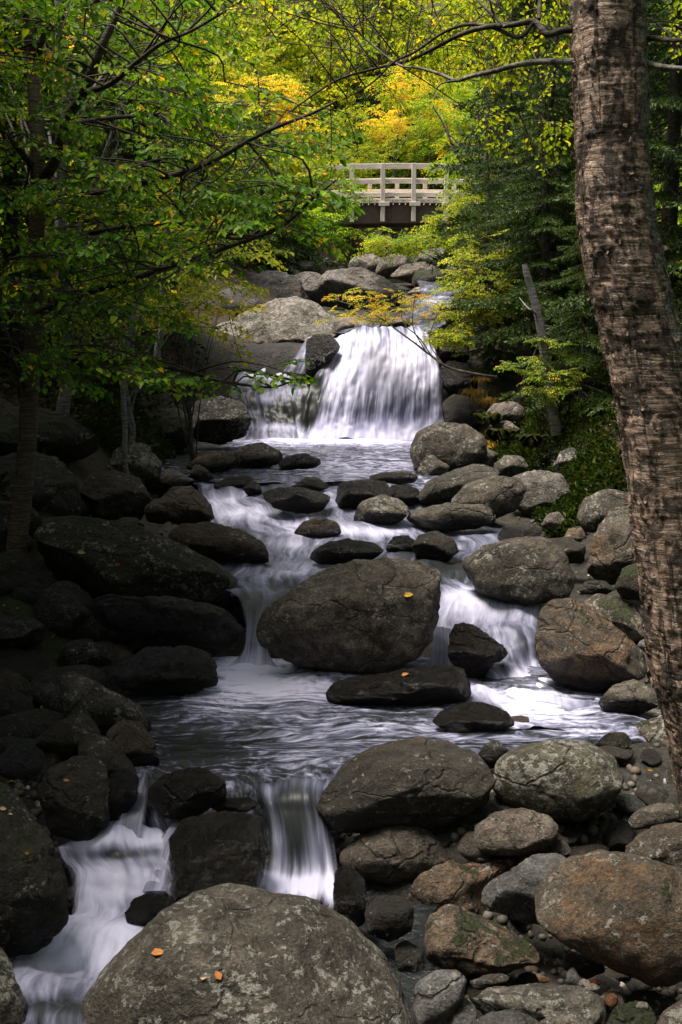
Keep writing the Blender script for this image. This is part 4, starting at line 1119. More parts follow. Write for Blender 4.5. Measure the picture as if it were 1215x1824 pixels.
def box_np(c, s, rot=None):
    V = np.array([(x, y, z) for x in (-.5, .5) for y in (-.5, .5) for z in (-.5, .5)]) * s
    if rot is not None:
        V = V @ np.array(rot).T
    V = V + c
    F = np.array([[0, 1, 3, 2], [4, 6, 7, 5], [0, 4, 5, 1], [2, 3, 7, 6], [0, 2, 6, 4], [1, 5, 7, 3]])
    return V, F

def beam_between(a, b, h, d, name, mat, parent, bev=0.006):
    a, b = np.array(a, float), np.array(b, float)
    c = (a + b) / 2
    L = np.linalg.norm(b - a)
    t = (b - a) / L
    up = np.array([0, 0, 1.0]) if abs(t[2]) < 0.9 else np.array([0, 1.0, 0])
    y = np.cross(up, t); y /= np.linalg.norm(y)
    z = np.cross(t, y)
    V, F = box_np(np.zeros(3), (L, d, h))
    me = mesh_np(name, V, [F], smooth=False)
    o = link(name, me, mat, parent)
    o.location = tuple(c - np.array(parent.location))
    from mathutils import Matrix
    o.rotation_euler = Matrix(np.stack([t, y, z], 1).tolist()).to_euler()
    m = o.modifiers.new('edge', 'BEVEL')
    m.width = bev
    m.segments = 1
    return o

def build_bridge():
    Yf, Yb = 30.0, 31.4
    root = thing('footbridge', 'whitewashed timber footbridge with open railings on a dark brown beam across the stream', 'bridge', at(700, 366, Yf))
    x0, x1 = at(470, 0, Yf)[0], at(930, 0, Yf)[0]
    X = lambda px, Y=Yf: at(px, 300, Y)[0]
    Z = lambda py, Y=Yf: at(700, py, Y)[2]
    camber = lambda x: 0.05 - 0.010 * (x - X(720)) ** 2
    def rail(y, pyc, h, d, nm, Yref):
        xs = np.linspace(x0, x1, 5)
        for i in range(4):
            a, b = xs[i], xs[i + 1]
            beam_between((a, y, Z(pyc, Yref) + camber(a)), (b, y, Z(pyc, Yref) + camber(b)), h, d, nm, M_WOOD, root)
    rail(Yf, 299, 0.13, 0.06, 'rail', Yf)
    rail(Yf + .0, 326, 0.11, 0.05, 'rail', Yf)
    rail(Yf + .0, 350, 0.10, 0.05, 'rail', Yf)
    rail(Yf - .02, 361, 0.11, 0.12, 'deck_edge', Yf)
    for px in (517, 572, 627, 682, 737, 795, 850, 905):
        x = X(px)
        c = camber(x)
        beam_between((x, Yf - 0.10, Z(399) + c), (x, Yf - 0.10, Z(295.5) + c), 0.12, 0.11, 'post', M_WOOD, root)
        beam_between((x - 0.10, Yf - 0.12, Z(368) + c), (x + 0.17, Yf - 0.12, Z(368) + c), 0.10, 0.14, 'post_block', M_WOOD, root)
    # far railing: seen through the near one
    for pyc, h in ((311, 0.12), (331, 0.10), (349, 0.09)):
        rail(Yb, pyc + 1.0, h, 0.05, 'rail', Yf)
    for px in (500, 555, 609, 659, 708, 758, 810, 862):
        x = at(px, 300, Yb)[0]
        c = camber(x)
        beam_between((x, Yb + 0.08, Z(366) + c), (x, Yb + 0.08, Z(310) + c), 0.11, 0.11, 'post', M_WOOD, root)
    xs = np.arange(x0, x1, 0.16)
    pm = None
    for x in xs:   # deck planks
        o = beam_between((x, Yf - 0.08, Z(362) + camber(x)), (x, Yb + 0.1, Z(362) + camber(x)), 0.05, 0.14, 'plank', M_WOOD, root)
    for y in (Yf + 0.12, Yb - 0.12):
        for i in range(4):
            q = np.linspace(x0, x1, 5)
            beam_between((q[i], y, Z(384) + camber(q[i])), (q[i + 1], y, Z(384) + camber(q[i + 1])), 0.46, 0.16, 'beam', M_BEAM, root)
    for x in np.linspace(x0 + 0.3, x1 - 0.3, 7):
        beam_between((x, Yf + 0.2, Z(392)), (x, Yb - 0.2, Z(392)), 0.16, 0.10, 'cross_beam', M_DARKW, root)
    # dry stone footings on both banks
    for s, cx in ((-1, x0 + 0.3), (1, x1 - 0.2)):
        ft = thing('bridge_footing', 'rough grey stone footing under the %s end of the timber footbridge' % ('left' if s < 0 else 'right'), 'footing', (cx, Yf + .7, Z(404) - 1.2), 'footings of the footbridge')
        rs = np.random.RandomState(3 + s)
        for r in range(4):
            for k in range(3):
                V, F = ico(3)
                P = np.sign(V) * np.abs(V) ** 0.55
                P = P * (0.33, 0.85, 0.19) * (1 + 0.07 * fbm(V * 2 + r * 5 + k, 3, r))[:, None]
                me = mesh_np('stone', P, [F], {'waterline': np.zeros(len(P))})
                o = link('stone', me, M_ROCK, ft, ((k - 1) * 0.6 + (r % 2) * 0.15, 0, r * 0.36 - 0.15))
                o['tone'] = [0.13, 0.125, 0.115]; o['lich'] = 0.4; o['moss'] = 0.3; o['ochre'] = 0.0; o['wet'] = 0.0
build_bridge()

# ------------------------------------------------------------------ leaves and twigs
GREEN = [(0.0, (0.040, 0.120, 0.010)), (0.35, (0.095, 0.235, 0.014)), (0.65, (0.20, 0.35, 0.018)), (0.88, (0.42, 0.46, 0.024)), (0.97, (0.75, 0.44, 0.03))]
LIME = [(0.0, (0.116, 0.185, 0.015)), (0.45, (0.253, 0.319, 0.022)), (0.8, (0.465, 0.454, 0.032)), (0.93, (0.750, 0.538, 0.034)), (0.99, (0.750, 0.370, 0.034))]
GOLD = [(0.0, (0.256, 0.320, 0.032)), (0.3, (0.512, 0.464, 0.040)), (0.6, (0.750, 0.576, 0.048)), (0.85, (0.750, 0.480, 0.048)), (0.97, (0.750, 0.256, 0.080))]
MAPLE = [(0.0, (0.12, 0.25, 0.02)), (0.4, (0.24, 0.36, 0.028)), (0.68, (0.46, 0.46, 0.035)), (0.86, (0.72, 0.44, 0.04)), (0.97, (0.75, 0.27, 0.06))]
MIXG = [(0.0, (0.045, 0.11, 0.010)), (0.4, (0.11, 0.21, 0.015)), (0.7, (0.22, 0.31, 0.02)), (0.86, (0.45, 0.40, 0.025)), (0.96, (0.75, 0.42, 0.03))]
FAR = [(0.0, (0.127, 0.185, 0.028)), (0.5, (0.232, 0.286, 0.045)), (1.0, (0.401, 0.403, 0.067))]
BIRCHL = [(0.0, (0.137, 0.228, 0.014)), (0.5, (0.252, 0.348, 0.022)), (0.8, (0.459, 0.475, 0.030)), (0.93, (0.750, 0.600, 0.036)), (0.99, (0.750, 0.402, 0.036))]
FERN = [(0.0, (0.008, 0.020, 0.003)), (0.6, (0.018, 0.034, 0.005)), (0.93, (0.050, 0.055, 0.009)), (1.0, (0.11, 0.08, 0.02))]
STRAW = [(0.0, (0.160, 0.112, 0.032)), (0.6, (0.320, 0.208, 0.048)), (1.0, (0.416, 0.304, 0.080))]
NEEDLE = [(0.0, (0.014, 0.036, 0.007)), (0.6, (0.032, 0.070, 0.010)), (1.0, (0.075, 0.12, 0.014))]
LM = {k: mat_leaf('leaf_' + k, v, tr) for k, v, tr in [('green', GREEN, .42), ('lime', LIME, .45), ('gold', GOLD, .45), ('maple', MAPLE, .45), ('mixed', MIXG, .42),
                                                     ('far', FAR, .4), ('birch', BIRCHL, .5), ('fern', FERN, .35), ('straw', STRAW, .3)]}
LM['needle'] = mat_leaf('needle', NEEDLE, 0.15, 0.2)
M_TWIG = mat_plain('twig_bark', (0.060, 0.045, 0.035), 0.8, 0.3, 20)
M_BARKD = mat_bark('dark_bark', (0.03, 0.023, 0.018), (0.10, 0.082, 0.066), (14, 14, 50))
M_BARKG = mat_bark('grey_bark', (0.10, 0.092, 0.088), (0.27, 0.255, 0.25), (10, 10, 55))
M_BARKB = mat_bark('bronze_bark', (0.055, 0.040, 0.026), (0.20, 0.155, 0.105), (7, 7, 110), lich=(0.2, 0.2, 0.16), la=0.2)

def leaf_shape(n=6, w=0.36, fold=0.16, curl=0.15):
    """One leaf along +X, length 1: faces meet at the midrib."""
    if n == 4:
        V = np.array([(0, 0, 0), (0.5, -w, fold), (1, 0, -curl), (0.5, w, fold)], float)
        F3 = np.array([[0, 1, 2], [0, 2, 3]])
        return V, F3, None
    V = np.array([(0, 0, 0), (0.28, -w, fold), (0.68, -w * 0.82, fold * 0.6 - curl * 0.4), (1, 0, -curl), (0.68, w * 0.82, fold * 0.6 - curl * 0.4), (0.28, w, fold)], float)
    return V, None, np.array([[0, 1, 2, 3], [0, 3, 4, 5]])

def rot_from(x, z):
    x = x / (np.linalg.norm(x, axis=-1, keepdims=True) + 1e-9)
    y = np.cross(z, x)
    y /= np.linalg.norm(y, axis=-1, keepdims=True) + 1e-9
    z2 = np.cross(x, y)
    return np.stack([x, y, z2], -1)     # columns

def spray_template(seed, L=1.0, side=9, leaf=0.115, droop=0.18, spread=0.62):
    """A flat leafy twig of length 1 along +X. Returns twig polylines and leaf frames."""
    rs = np.random.RandomState(seed)
    tw, lf = [], []
    ts = np.linspace(0, 1, 7)
    bend = rs.uniform(-0.15, 0.15)
    main = np.stack([ts, bend * ts ** 2, -droop * ts ** 2], -1)
    tw.append((main, 0.010))
    def leaves(path, n, t0=0.15, size=leaf):
        for k in range(n):
            t = t0 + (1 - t0) * (k + rs.uniform(0, .6)) / n
            i = min(int(t * (len(path) - 1)), len(path) - 2)
            f = t * (len(path) - 1) - i
            p = path[i] * (1 - f) + path[i + 1] * f
            d = path[i + 1] - path[i]
            d = d / np.linalg.norm(d)
            sgn = 1 if k % 2 else -1
            a = rs.uniform(0.5, 1.1) * sgn
            x = np.array([d[0] * math.cos(a) - d[1] * math.sin(a), d[0] * math.sin(a) + d[1] * math.cos(a), d[2] - rs.uniform(-0.05, 0.45)])
            z = np.array([rs.normal() * 0.30, rs.normal() * 0.30, 1.0])
            lf.append((p, x, z, size * rs.uniform(0.6, 1.2)))
    leaves(main, 6, 0.5)
    for k in range(side):
        t = 0.12 + 0.82 * k / side + rs.uniform(-.03, .03)
        i = int(t * 6); f = t * 6 - i
        p = main[i] * (1 - f) + main[min(i + 1, 6)] * f
        sgn = 1 if k % 2 else -1
        ln = spread * (1 - t * 0.72) * rs.uniform(0.6, 1.1)
        a = sgn * rs.uniform(0.6, 1.0)
        q = np.linspace(0, 1, 4)
        path = p + np.stack([q * ln * math.cos(a), q * ln * math.sin(a), -droop * q ** 2 * ln + rs.uniform(-.08, .08) * q], -1)
        tw.append((path, 0.005))
        leaves(path, max(3, int(ln * 13)), 0.2)
    return tw, lf

_sp = {}
def spray_geo(kind, seed):
    """kind: near (6-point leaves), mid (4-point), far (few big leaves)."""
    key = (kind, seed)
    if key in _sp:
        return _sp[key]
    par = {'near': dict(side=10, leaf=0.092), 'mid': dict(side=9, leaf=0.11), 'far': dict(side=6, leaf=0.17, spread=0.7), 'fine': dict(side=11, leaf=0.075)}[kind]
    tw, lf = spray_template(seed, **par)
    TV, TF, n = [], [], 0
    for path, r in tw:
        V, q = tube_np(path, np.linspace(r, r * 0.4, len(path)), 3)
        TV.append(V); TF.append(q + n); n += len(V)
    lv, f3, f4 = leaf_shape(6 if kind == 'near' else 4)
    P = np.array([l[0] for l in lf]); X = np.array([l[1] for l in lf]); Z = np.array([l[2] for l in lf]); S = np.array([l[3] for l in lf])
    M = rot_from(X, Z)
    LV = P[:, None] + np.einsum('nij,kj->nki', M, lv) * S[:, None, None]
    F = f4 if f4 is not None else f3
    LF = (F[None] + (np.arange(len(P)) * len(lv))[:, None, None]).reshape(-1, F.shape[1])
    _sp[key] = (np.concatenate(TV), np.concatenate(TF), LV.reshape(-1, 3), LF, len(lv), P, M, S)
    return _sp[key]

def place_sprays(specs, kind, rs, accL, accT, bias=0.0, nseed=5):
    """specs: (origin, direction, length). Adds leaves and twigs to the accumulators."""
    for (o, d, L) in specs:
        TV, TF, LV, LF, k, _, _, _ = spray_geo(kind, rs.randint(nseed))
        d = np.array(d, float)
        up = np.array([rs.normal() * 0.25, rs.normal() * 0.25, 1.0])
        M = rot_from(d[None], up[None])[0]
        nl = len(LV) // k
        r = np.clip(rs.beta(1.6, 1.9, nl) * 0.85 + rs.normal() * 0.10 + bias + (rs.rand(nl) < 0.05) * 0.35, 0, 1)
        accL.add(LV @ M.T * L + o, [LF], np.repeat(r, k))
        if accT is not None:
            accT.add(TV @ M.T * L + o, [TF])

def limb(parent, name, pts, r0, r1, mat, n=8, wob=0.0, res=None):
    P = np.array(pts, float)
    m = res or max(6, len(P) * 5)
    Q = smooth_path(P, m)
    if wob:
        Q = Q + wob * fbm(Q * 3.0 + 5, 2, 4)[:, None] * np.array([1, .6, .8])
    t = np.linspace(0, 1, m)
    R = r0 + (r1 - r0) * t
    V, q = tube_np(Q, R, n)
    me = mesh_np(name, V - np.array(parent.location), [q])
    o = link(name, me, mat, parent)
    return Q

def nearest(path, p):
    i = np.argmin(np.linalg.norm(path - p, axis=1))
    return path[i]

def leafy_tree(name, label, cat, base, top, crown, pal, kind='mid', n=120, L=0.8, r0=0.12, bark=None, seed=0, group=None, bias=0.0, limbs=9, flat=0.25, crook=0.3):
    """Broadleaf tree: trunk, limbs reaching into the crown, flat leafy sprays round every limb. crown: list of (centre, radii)."""
    rs = np.random.RandomState(seed)
    bark = bark or M_BARKD
    base = np.array(base, float); top = np.array(top, float)
    root = thing(name, label, cat, base, group)
    mid = base * 0.5 + top * 0.5 + rs.normal(size=3) * crook * np.array([1, 1, 0.1])
    trunk = limb(root, 'trunk', [base - [0, 0, 0.3], base * 0.8 + mid * 0.2, mid, top], r0, r0 * 0.3, bark, 8, 0.1)
    aL, aT = Acc(), Acc()
    specs = []
    per = max(1, n // max(1, len(crown)))
    for (c, rr) in crown:
        c = np.array(c, float); rr = np.array(rr, float)
        ends = []
        for k in range(max(2, limbs // len(crown))):
            v = rs.normal(size=3); v /= np.linalg.norm(v)
            e = c + v * rr * rs.uniform(0.5, 0.85)
            s = trunk[int(rs.uniform(0.35, 0.95) * (len(trunk) - 1))]
            if s[2] > e[2] - 0.1:
                s = trunk[int(0.3 * (len(trunk) - 1))]
            m_ = s * 0.5 + e * 0.5 + np.array([0, 0, 0.1 * np.linalg.norm(e - s)])
            p = limb(root, 'limb', [s, m_, e], r0 * 0.28, r0 * 0.06, bark, 5, 0.05, 8)
            ends.append(p)
        E = np.concatenate(ends)
        for k in range(per):
            v = rs.normal(size=3); v /= np.linalg.norm(v)
            p = c + v * rr * rs.uniform(0.35, 1.0) ** 0.6
            a = E[np.argmin(np.linalg.norm(E - p, axis=1) + rs.uniform(0, 0.3, len(E)))]
            d = (p - c) / rr
            d = d / (np.linalg.norm(d) + 1e-6) + rs.normal(size=3) * 0.5
            d[2] = d[2] * flat
            specs.append((p - d * L * 0.4, d, L * rs.uniform(0.6, 1.2)))
    place_sprays(specs, kind, rs, aL, aT if kind != 'far' and base[1] < 22.5 else None, bias)
    link('leaves', aL.mesh('leaves', False), LM[pal], root, tuple(-base), kind='stuff')
    if aT.n:
        link('twigs', aT.mesh('twigs'), M_TWIG, root, tuple(-base), kind='stuff')
    return root

# conifer bough: flat feathery frond along +X
_bough = {}
def bough(seed, dense=True):
    if (seed, dense) in _bough:
        return _bough[(seed, dense)]
    rs = np.random.RandomState(seed)
    a = Acc()
    q = np.linspace(0, 1, 6)
    main = np.stack([q, rs.uniform(-.06, .06) * q, -0.22 * q ** 1.5 + 0.10 * q ** 3], -1)
    tw = [(main, 0.014)]
    for k in range(16):
        t = 0.10 + 0.86 * k / 16
        p = np.array([np.interp(t, q, main[:, j]) for j in range(3)])
        ln = (0.42 * (1 - t) ** 0.7 + 0.07) * rs.uniform(0.75, 1.15)
        an = (1 if k % 2 else -1) * rs.uniform(0.75, 1.05)
        s = np.linspace(0, 1, 4)
        tw.append((p + np.stack([s * ln * math.cos(an), s * ln * math.sin(an), -0.25 * ln * s ** 1.5 + rs.uniform(-.03, .03) * s], -1), 0.004))
    V3, F4 = [], []
    at_ = 0
    for path, r in tw:
        V, f = tube_np(path, np.linspace(r, r * .4, len(path)), 3)
        V3.append(V); F4.append(f + at_); at_ += len(V)
    NV, NF, m = [], [], 0
    for path, r in tw:
        ln = np.linalg.norm(path[-1] - path[0])
        cnt = int(ln * (190 if dense else 60))
        for k in range(cnt):
            t = rs.uniform(0.08 if r < 0.01 else 0.3, 1.0)
            i = min(int(t * (len(path) - 1)), len(path) - 2); f = t * (len(path) - 1) - i
            p = path[i] * (1 - f) + path[i + 1] * f
            d = path[i + 1] - path[i]; d /= np.linalg.norm(d)
            v = rs.normal(size=3); v -= d * np.dot(v, d); v /= np.linalg.norm(v)
            e = d * 0.8 + v * 0.75
            e /= np.linalg.norm(e)
            l = rs.uniform(0.035, 0.065) * (1 if dense else 1.5)
            s = np.cross(e, rs.normal(size=3)); s /= np.linalg.norm(s)
            NV += [p, p + e * l * 0.5 + s * (0.005 if dense else 0.009), p + e * l, p + e * l * 0.5 - s * (0.005 if dense else 0.009)]
            NF.append([m, m + 1, m + 2, m + 3]); m += 4
    _bough[(seed, dense)] = (np.concatenate(V3), np.concatenate(F4), np.array(NV), np.array(NF))
    return _bough[(seed, dense)]

_bmesh = {}
def bough_mesh(seed, dense, pal, bias):
    key = (seed, dense, pal, round(bias, 1))
    if key not in _bmesh:
        TV, TF, NV, NF = bough(seed, dense)
        rs = np.random.RandomState(seed)
        r = np.repeat(np.clip(rs.beta(2, 2, len(NF)) + bias, 0, 1), 4)
        me = mesh_np('bough', np.concatenate([TV, NV]), [np.concatenate([TF, NF + len(TV)])], {'rnd': np.concatenate([np.zeros(len(TV)), r])}, False)
        me.materials.append(M_BARKD)
        me.materials.append(LM[pal])
        me.polygons.foreach_set('material_index', np.concatenate([np.zeros(len(TF), np.int32), np.ones(len(NF), np.int32)]))
        _bmesh[key] = me
    return _bmesh[key]

def spruce(label, base, h, rmax, seed=0, bare=0.12, group='dark spruces along the banks', nb=None, r0=None, pal='needle', bias=0.0, name='spruce_tree', step=0.17):
    """Trunk, then whorls of boughs; every bough is a part of its own and shares its mesh with others."""
    from mathutils import Matrix
    rs = np.random.RandomState(seed)
    base = np.array(base, float)
    root = thing(name, label, 'tree', base, group)
    r0 = r0 or 0.018 * h
    tip = base + np.array([rs.uniform(-.03, .03) * h, rs.uniform(-.03, .03) * h, h])
    T = limb(root, 'trunk', [base - [0, 0, .3], base * .5 + tip * .5 + rs.normal(size=3) * [.05, .05, 0], tip], r0, 0.01, M_BARKD, 8)
    dense = bool(base[1] < 18 and base[0] > -3.8)
    z = bare * h
    cnt = 0
    while z < h * 0.98 and cnt < 290:
        f = (z / h)
        L = rmax * (1 - f) ** 0.75 * rs.uniform(0.8, 1.1) + 0.15
        c = np.array([np.interp(base[2] + z, T[:, 2], T[:, j]) for j in range(3)])
        k = nb or 6
        a0 = rs.uniform(0, 6.28)
        for i in range(k):
            a = a0 + i * 6.283 / k + rs.uniform(-.3, .3)
            l = L * rs.uniform(0.6, 1.1)
            d = np.array([math.cos(a), math.sin(a), rs.uniform(-0.15, 0.12) - 0.1 * (1 - f)])
            M = rot_from(d[None], np.array([[rs.normal() * .2, rs.normal() * .2, 1]]))[0]
            o = link('bough', bough_mesh(rs.randint(4), dense, pal, bias), None, root, tuple(c + [0, 0, rs.uniform(-.1, .1)] - base))
            o.rotation_euler = Matrix(M.tolist()).to_euler()
            o.scale = (l, l * rs.uniform(0.7, 1.1), l)
            cnt += 1
        z += step * (0.7 + 0.6 * rs.rand()) * (1.25 - 0.6 * f)
    return root

def gz(x, Y):
    return float(ground(np.array([x]), np.array([Y]))[0])

def gbase(px, Y):
    x = (px - 607.5) / FOC * Y * 1.0
    p = at(px, 500, Y)
    return np.array([p[0], Y, gz(p[0], Y)])

# ------------------------------------------------------------------ old leaning birch at the right
def big_birch():
    rows = [(-260, 1012, 1142), (-120, 1014, 1144), (0, 1018, 1147), (80, 1019, 1149), (150, 1021, 1151), (230, 1023, 1152), (300, 1025, 1156), (380, 1029, 1166), (450, 1040, 1178), (520, 1054, 1194), (600, 1074, 1212),
            (680, 1088, 1228), (760, 1102, 1242), (850, 1115, 1255), (940, 1127, 1266), (1030, 1141, 1280), (1120, 1151, 1292), (1200, 1160, 1302), (1270, 1178, 1318), (1350, 1196, 1335),
            (1440, 1213, 1352), (1540, 1230, 1378), (1640, 1240, 1410), (1760, 1246, 1460), (1900, 1240, 1520)]
    Yb = 3.45
    C, R = [], []
    for (py, xl, xr) in rows:
        a, b = at(xl, py, Yb), at(xr, py, Yb)
        C.append((a + b) / 2)
        R.append((b[0] - a[0]) / 2)
    C = np.array(C)[::-1]; R = np.array(R)[::-1]
    base = C[0].copy()
    root = thing('birch_tree', 'thick old birch with peeling bronze-pink bark leaning in front of the right bank', 'tree', base)
    CR = smooth_path(np.column_stack([C, R]), 640)
    C2, R2 = CR[:, :3], CR[:, 3]
    n = 150
    th = np.arange(n) / n * 2 * math.pi
    # around=0 faces the camera's left
    dirs = np.stack([np.cos(th), -np.sin(th), 0 * th], -1)
    s = np.concatenate([[0], np.cumsum(np.linalg.norm(np.diff(C2, axis=0), axis=1))])
    V = C2[:, None] + R2[:, None, None] * dirs[None]
    Pn = np.stack([np.cos(th)[None] * 0.13 + 0 * s[:, None], np.sin(th)[None] * 0.13 + 0 * s[:, None], s[:, None] + 0 * th[None]], -1)
    d = 0.010 * fbm(Pn * np.array([14, 14, 4]), 4, 1)
    st = fbm(Pn * np.array([18, 18, 90]), 4, 2, 0.6)
    pt = fbm(Pn * np.array([22, 22, 12]), 4, 3, 0.6)
    d = d + 0.003 * st + 0.0045 * sstep(0.0, 0.12, pt) - 0.002
    fis = np.exp(-((th[None] - 3.55 - 0.10 * np.sin(s[:, None] * 2.2)) / 0.05) ** 2) * sstep(0.6, 1.2, s)[:, None] * (1 - sstep(2.3, 2.8, s))[:, None]
    d = d - 0.012 * fis
    V = V + dirs[None] * d[:, :, None]
    m = len(C2)
    i = np.arange(m - 1)[:, None] * n
    j = np.arange(n)[None]
    q = np.stack([i + j, i + (j + 1) % n, i + n + (j + 1) % n, i + n + j], -1).reshape(-1, 4)
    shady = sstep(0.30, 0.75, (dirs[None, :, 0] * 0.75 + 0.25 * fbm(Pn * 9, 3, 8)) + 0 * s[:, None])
    # arc length round the trunk, mirrored at the back so that it closes
    ar = np.abs(((th - math.pi * 1.5) + math.pi) % (2 * math.pi) - math.pi)[None] * 0.14 + 0 * s[:, None]
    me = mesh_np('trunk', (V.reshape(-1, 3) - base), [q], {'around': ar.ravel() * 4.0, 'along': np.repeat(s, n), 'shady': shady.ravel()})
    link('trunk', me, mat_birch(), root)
    # torn curls of bark standing off the trunk
    M_CURL = mat_plain('bark_curl', (0.33, 0.235, 0.18), 0.7, 0.45, 30.0, (1, 1, 3), 0.002)
    rs = np.random.RandomState(3)
    protos = []
    for k in range(8):
        a = Acc()
        nu_, nv_ = 7, 5
        u = np.linspace(0, 1, nu_)[:, None]; v = np.linspace(-.5, .5, nv_)[None]
        rr = rs.uniform(0.25, 0.5)
        ang = u * rs.uniform(1.0, 3.2)
        w = (1 - 0.5 * u ** 2) * rs.uniform(0.5, 1.3) + 0.10 * rs.normal(size=(nu_, nv_))
        X = rr * np.sin(ang) + 0 * v
        Y_ = rr * (1 - np.cos(ang)) + 0 * v
        Z_ = w * v
        VV = np.stack([X + 0 * v, Y_ + 0 * v, Z_], -1).reshape(-1, 3)
        VV = VV + 0.04 * rs.normal(size=VV.shape)
        i2 = np.arange(nu_ - 1)[:, None] * nv_; j2 = np.arange(nv_ - 1)[None]
        qq = np.stack([i2 + j2, i2 + j2 + 1, i2 + nv_ + j2 + 1, i2 + nv_ + j2], -1).reshape(-1, 4)
        pm = mesh_np('bark_curl', VV, [qq])
        pm.materials.append(M_CURL)
        protos.append(pm)
    for k in range(240):
        py = rs.uniform(-10, 1500)
        ss = np.interp(py, [r[0] for r in rows], np.arange(len(rows)))
        f = 1 - ss / (len(rows) - 1)
        i = int(f * (m - 1))
        edge = rs.rand()
        th_ = rs.normal(math.pi, 0.25) if edge < 0.5 else rs.uniform(math.pi * 0.55, math.pi * 1.0) if edge < 0.9 else rs.uniform(0.25, 1.4)
        dv = np.array([math.cos(th_), -math.sin(th_), 0])
        # camera sits at -Y: visible half has negative y
        dv[1] = -abs(dv[1]) if edge > 0.5 else dv[1]
        p = C2[i] + dv * (R2[i] + 0.002)
        tang = np.array([-dv[1], dv[0], 0]) * (1 if rs.rand() < .5 else -1)
        o = link('bark_curl', protos[rs.randint(8)], None, root, tuple(p - base))
        o.matrix_local
        from mathutils import Matrix
        zz = np.array([rs.normal() * .25, rs.normal() * .25, 1.0]); zz /= np.linalg.norm(zz)
        x = tang + rs.normal(size=3) * 0.25
        x -= zz * np.dot(x, zz); x /= np.linalg.norm(x)
        y = np.cross(zz, x)
        if np.dot(y, dv) < 0:
            zz, y = -zz, -y
        o.rotation_euler = Matrix(np.stack([x, y, zz], 1).tolist()).to_euler()
        sc = rs.uniform(0.008, 0.022)
        o.scale = (sc * rs.uniform(1.0, 2.4), sc, sc * rs.uniform(0.35, 1.0))
    M_BR = mat_bark('birch_limb_bark', (0.07, 0.06, 0.05), (0.30, 0.27, 0.24), (20, 20, 20), lich=(0.3, 0.31, 0.27), la=0.5)
    def path(pts):
        return [at(x, y, Y) for x, y, Y in pts]
    B = []
    B.append((limb(root, 'limb', path([(1040, 50, 3.45), (1005, 53, 3.45), (975, 60, 3.45), (952, 38, 3.5), (915, 44, 3.5), (870, 48, 3.55), (820, 62, 3.6), (770, 88, 3.7), (725, 108, 3.8), (670, 122, 3.9), (607, 140, 4.0), (560, 168, 4.1), (515, 200, 4.2)]), 0.0115, 0.0025, M_BARKD, 8, 0.004, 60)))
    B.append((limb(root, 'limb', path([(952, 38, 3.5), (925, 66, 3.5), (880, 50, 3.55), (835, 44, 3.6), (790, 58, 3.65), (740, 92, 3.7), (700, 112, 3.75), (660, 150, 3.8), (610, 178, 3.9)]), 0.0075, 0.002, M_BARKD, 8, 0.004, 50)))
    B.append((limb(root, 'limb', path([(1040, 109, 3.45), (1015, 109, 3.45), (960, 110, 3.5), (920, 116, 3.5), (880, 127, 3.5), (840, 136, 3.55), (812, 144, 3.6), (785, 133, 3.65), (745, 121, 3.7), (705, 113, 3.8), (640, 60, 3.9), (600, 20, 4.0)]), 0.0105, 0.002, M_BR, 8, 0.004, 60)))
    B.append((limb(root, 'limb', path([(812, 144, 3.6), (785, 150, 3.6), (770, 172, 3.6)]), 0.004, 0.001, M_BARKD, 6, 0.0, 10)))
    B.append((limb(root, 'limb', path([(1140, 112, 3.45), (1160, 115, 3.4), (1190, 120, 3.3), (1240, 122, 3.2), (1300, 110, 3.1)]), 0.0095, 0.005, M_BR, 8, 0.0, 20)))
    B.append((limb(root, 'limb', path([(1140, 70, 3.45), (1165, 68, 3.4), (1200, 72, 3.3), (1260, 66, 3.2)]), 0.009, 0.005, M_BARKD, 8, 0.0, 20)))
    B.append((limb(root, 'limb', path([(900, 48, 3.5), (860, 10, 3.6), (820, -30, 3.7), (770, -80, 3.8)]), 0.005, 0.002, M_BARKD, 6, 0.0, 20)))
    B.append((limb(root, 'limb', path([(960, 35, 3.5), (960, -30, 3.6), (930, -120, 3.7), (880, -200, 3.9)]), 0.007, 0.003, M_BARKD, 6, 0.0, 20)))
    # twigs with leaves hanging from these limbs; the largest-looking leaves are single parts
    allp = np.concatenate([B[0], B[1], B[2], B[6], B[7]])
    rs = np.random.RandomState(21)
    specs = []
    tgt = []
    for k in range(120):
        tgt.append((rs.uniform(480, 1015), rs.uniform(-60, 95), rs.uniform(3.6, 4.8)))
    for k in range(12):
        tgt.append((rs.uniform(470, 700), rs.uniform(60, 200), rs.uniform(3.9, 4.6)))
    for k in range(14):
        tgt.append((rs.uniform(820, 1020), rs.uniform(120, 240), rs.uniform(3.7, 4.6)))
    for k in range(16):
        tgt.append((rs.uniform(1155, 1260), rs.uniform(-60, 60), rs.uniform(3.4, 4.2)))
    for px, py, Y in tgt:
        p = at(px, py, Y)
        a = nearest(allp, p)
        d = p - a
        d[2] *= 0.6
        if np.linalg.norm(d) < 0.05:
            d = np.array([-1.0, 0.3, -0.3])
        L = rs.uniform(0.13, 0.24)
        d = d / np.linalg.norm(d) + rs.normal(size=3) * 0.35
        d[2] -= 0.25
        specs.append((p, d / np.linalg.norm(d), L))
    aT = Acc()
    lv, f3, f4 = leaf_shape(6, 0.33, 0.10, 0.18)
    lvs = []
    for kk in range(4):
        l2 = lv.copy(); l2[:, 2] += rs.normal(size=6) * 0.03; l2[:, 1] *= rs.uniform(0.85, 1.15)
        me_ = []
        for ci in range(3):
            m_ = mesh_np('leaf', l2, [f4], {'rnd': np.full(6, [0.25, 0.6, 0.93][ci])}, False)
            m_.materials.append(LM['birch'])
            me_.append(m_)
        lvs.append(me_)
    acc = Acc()
    cand = []
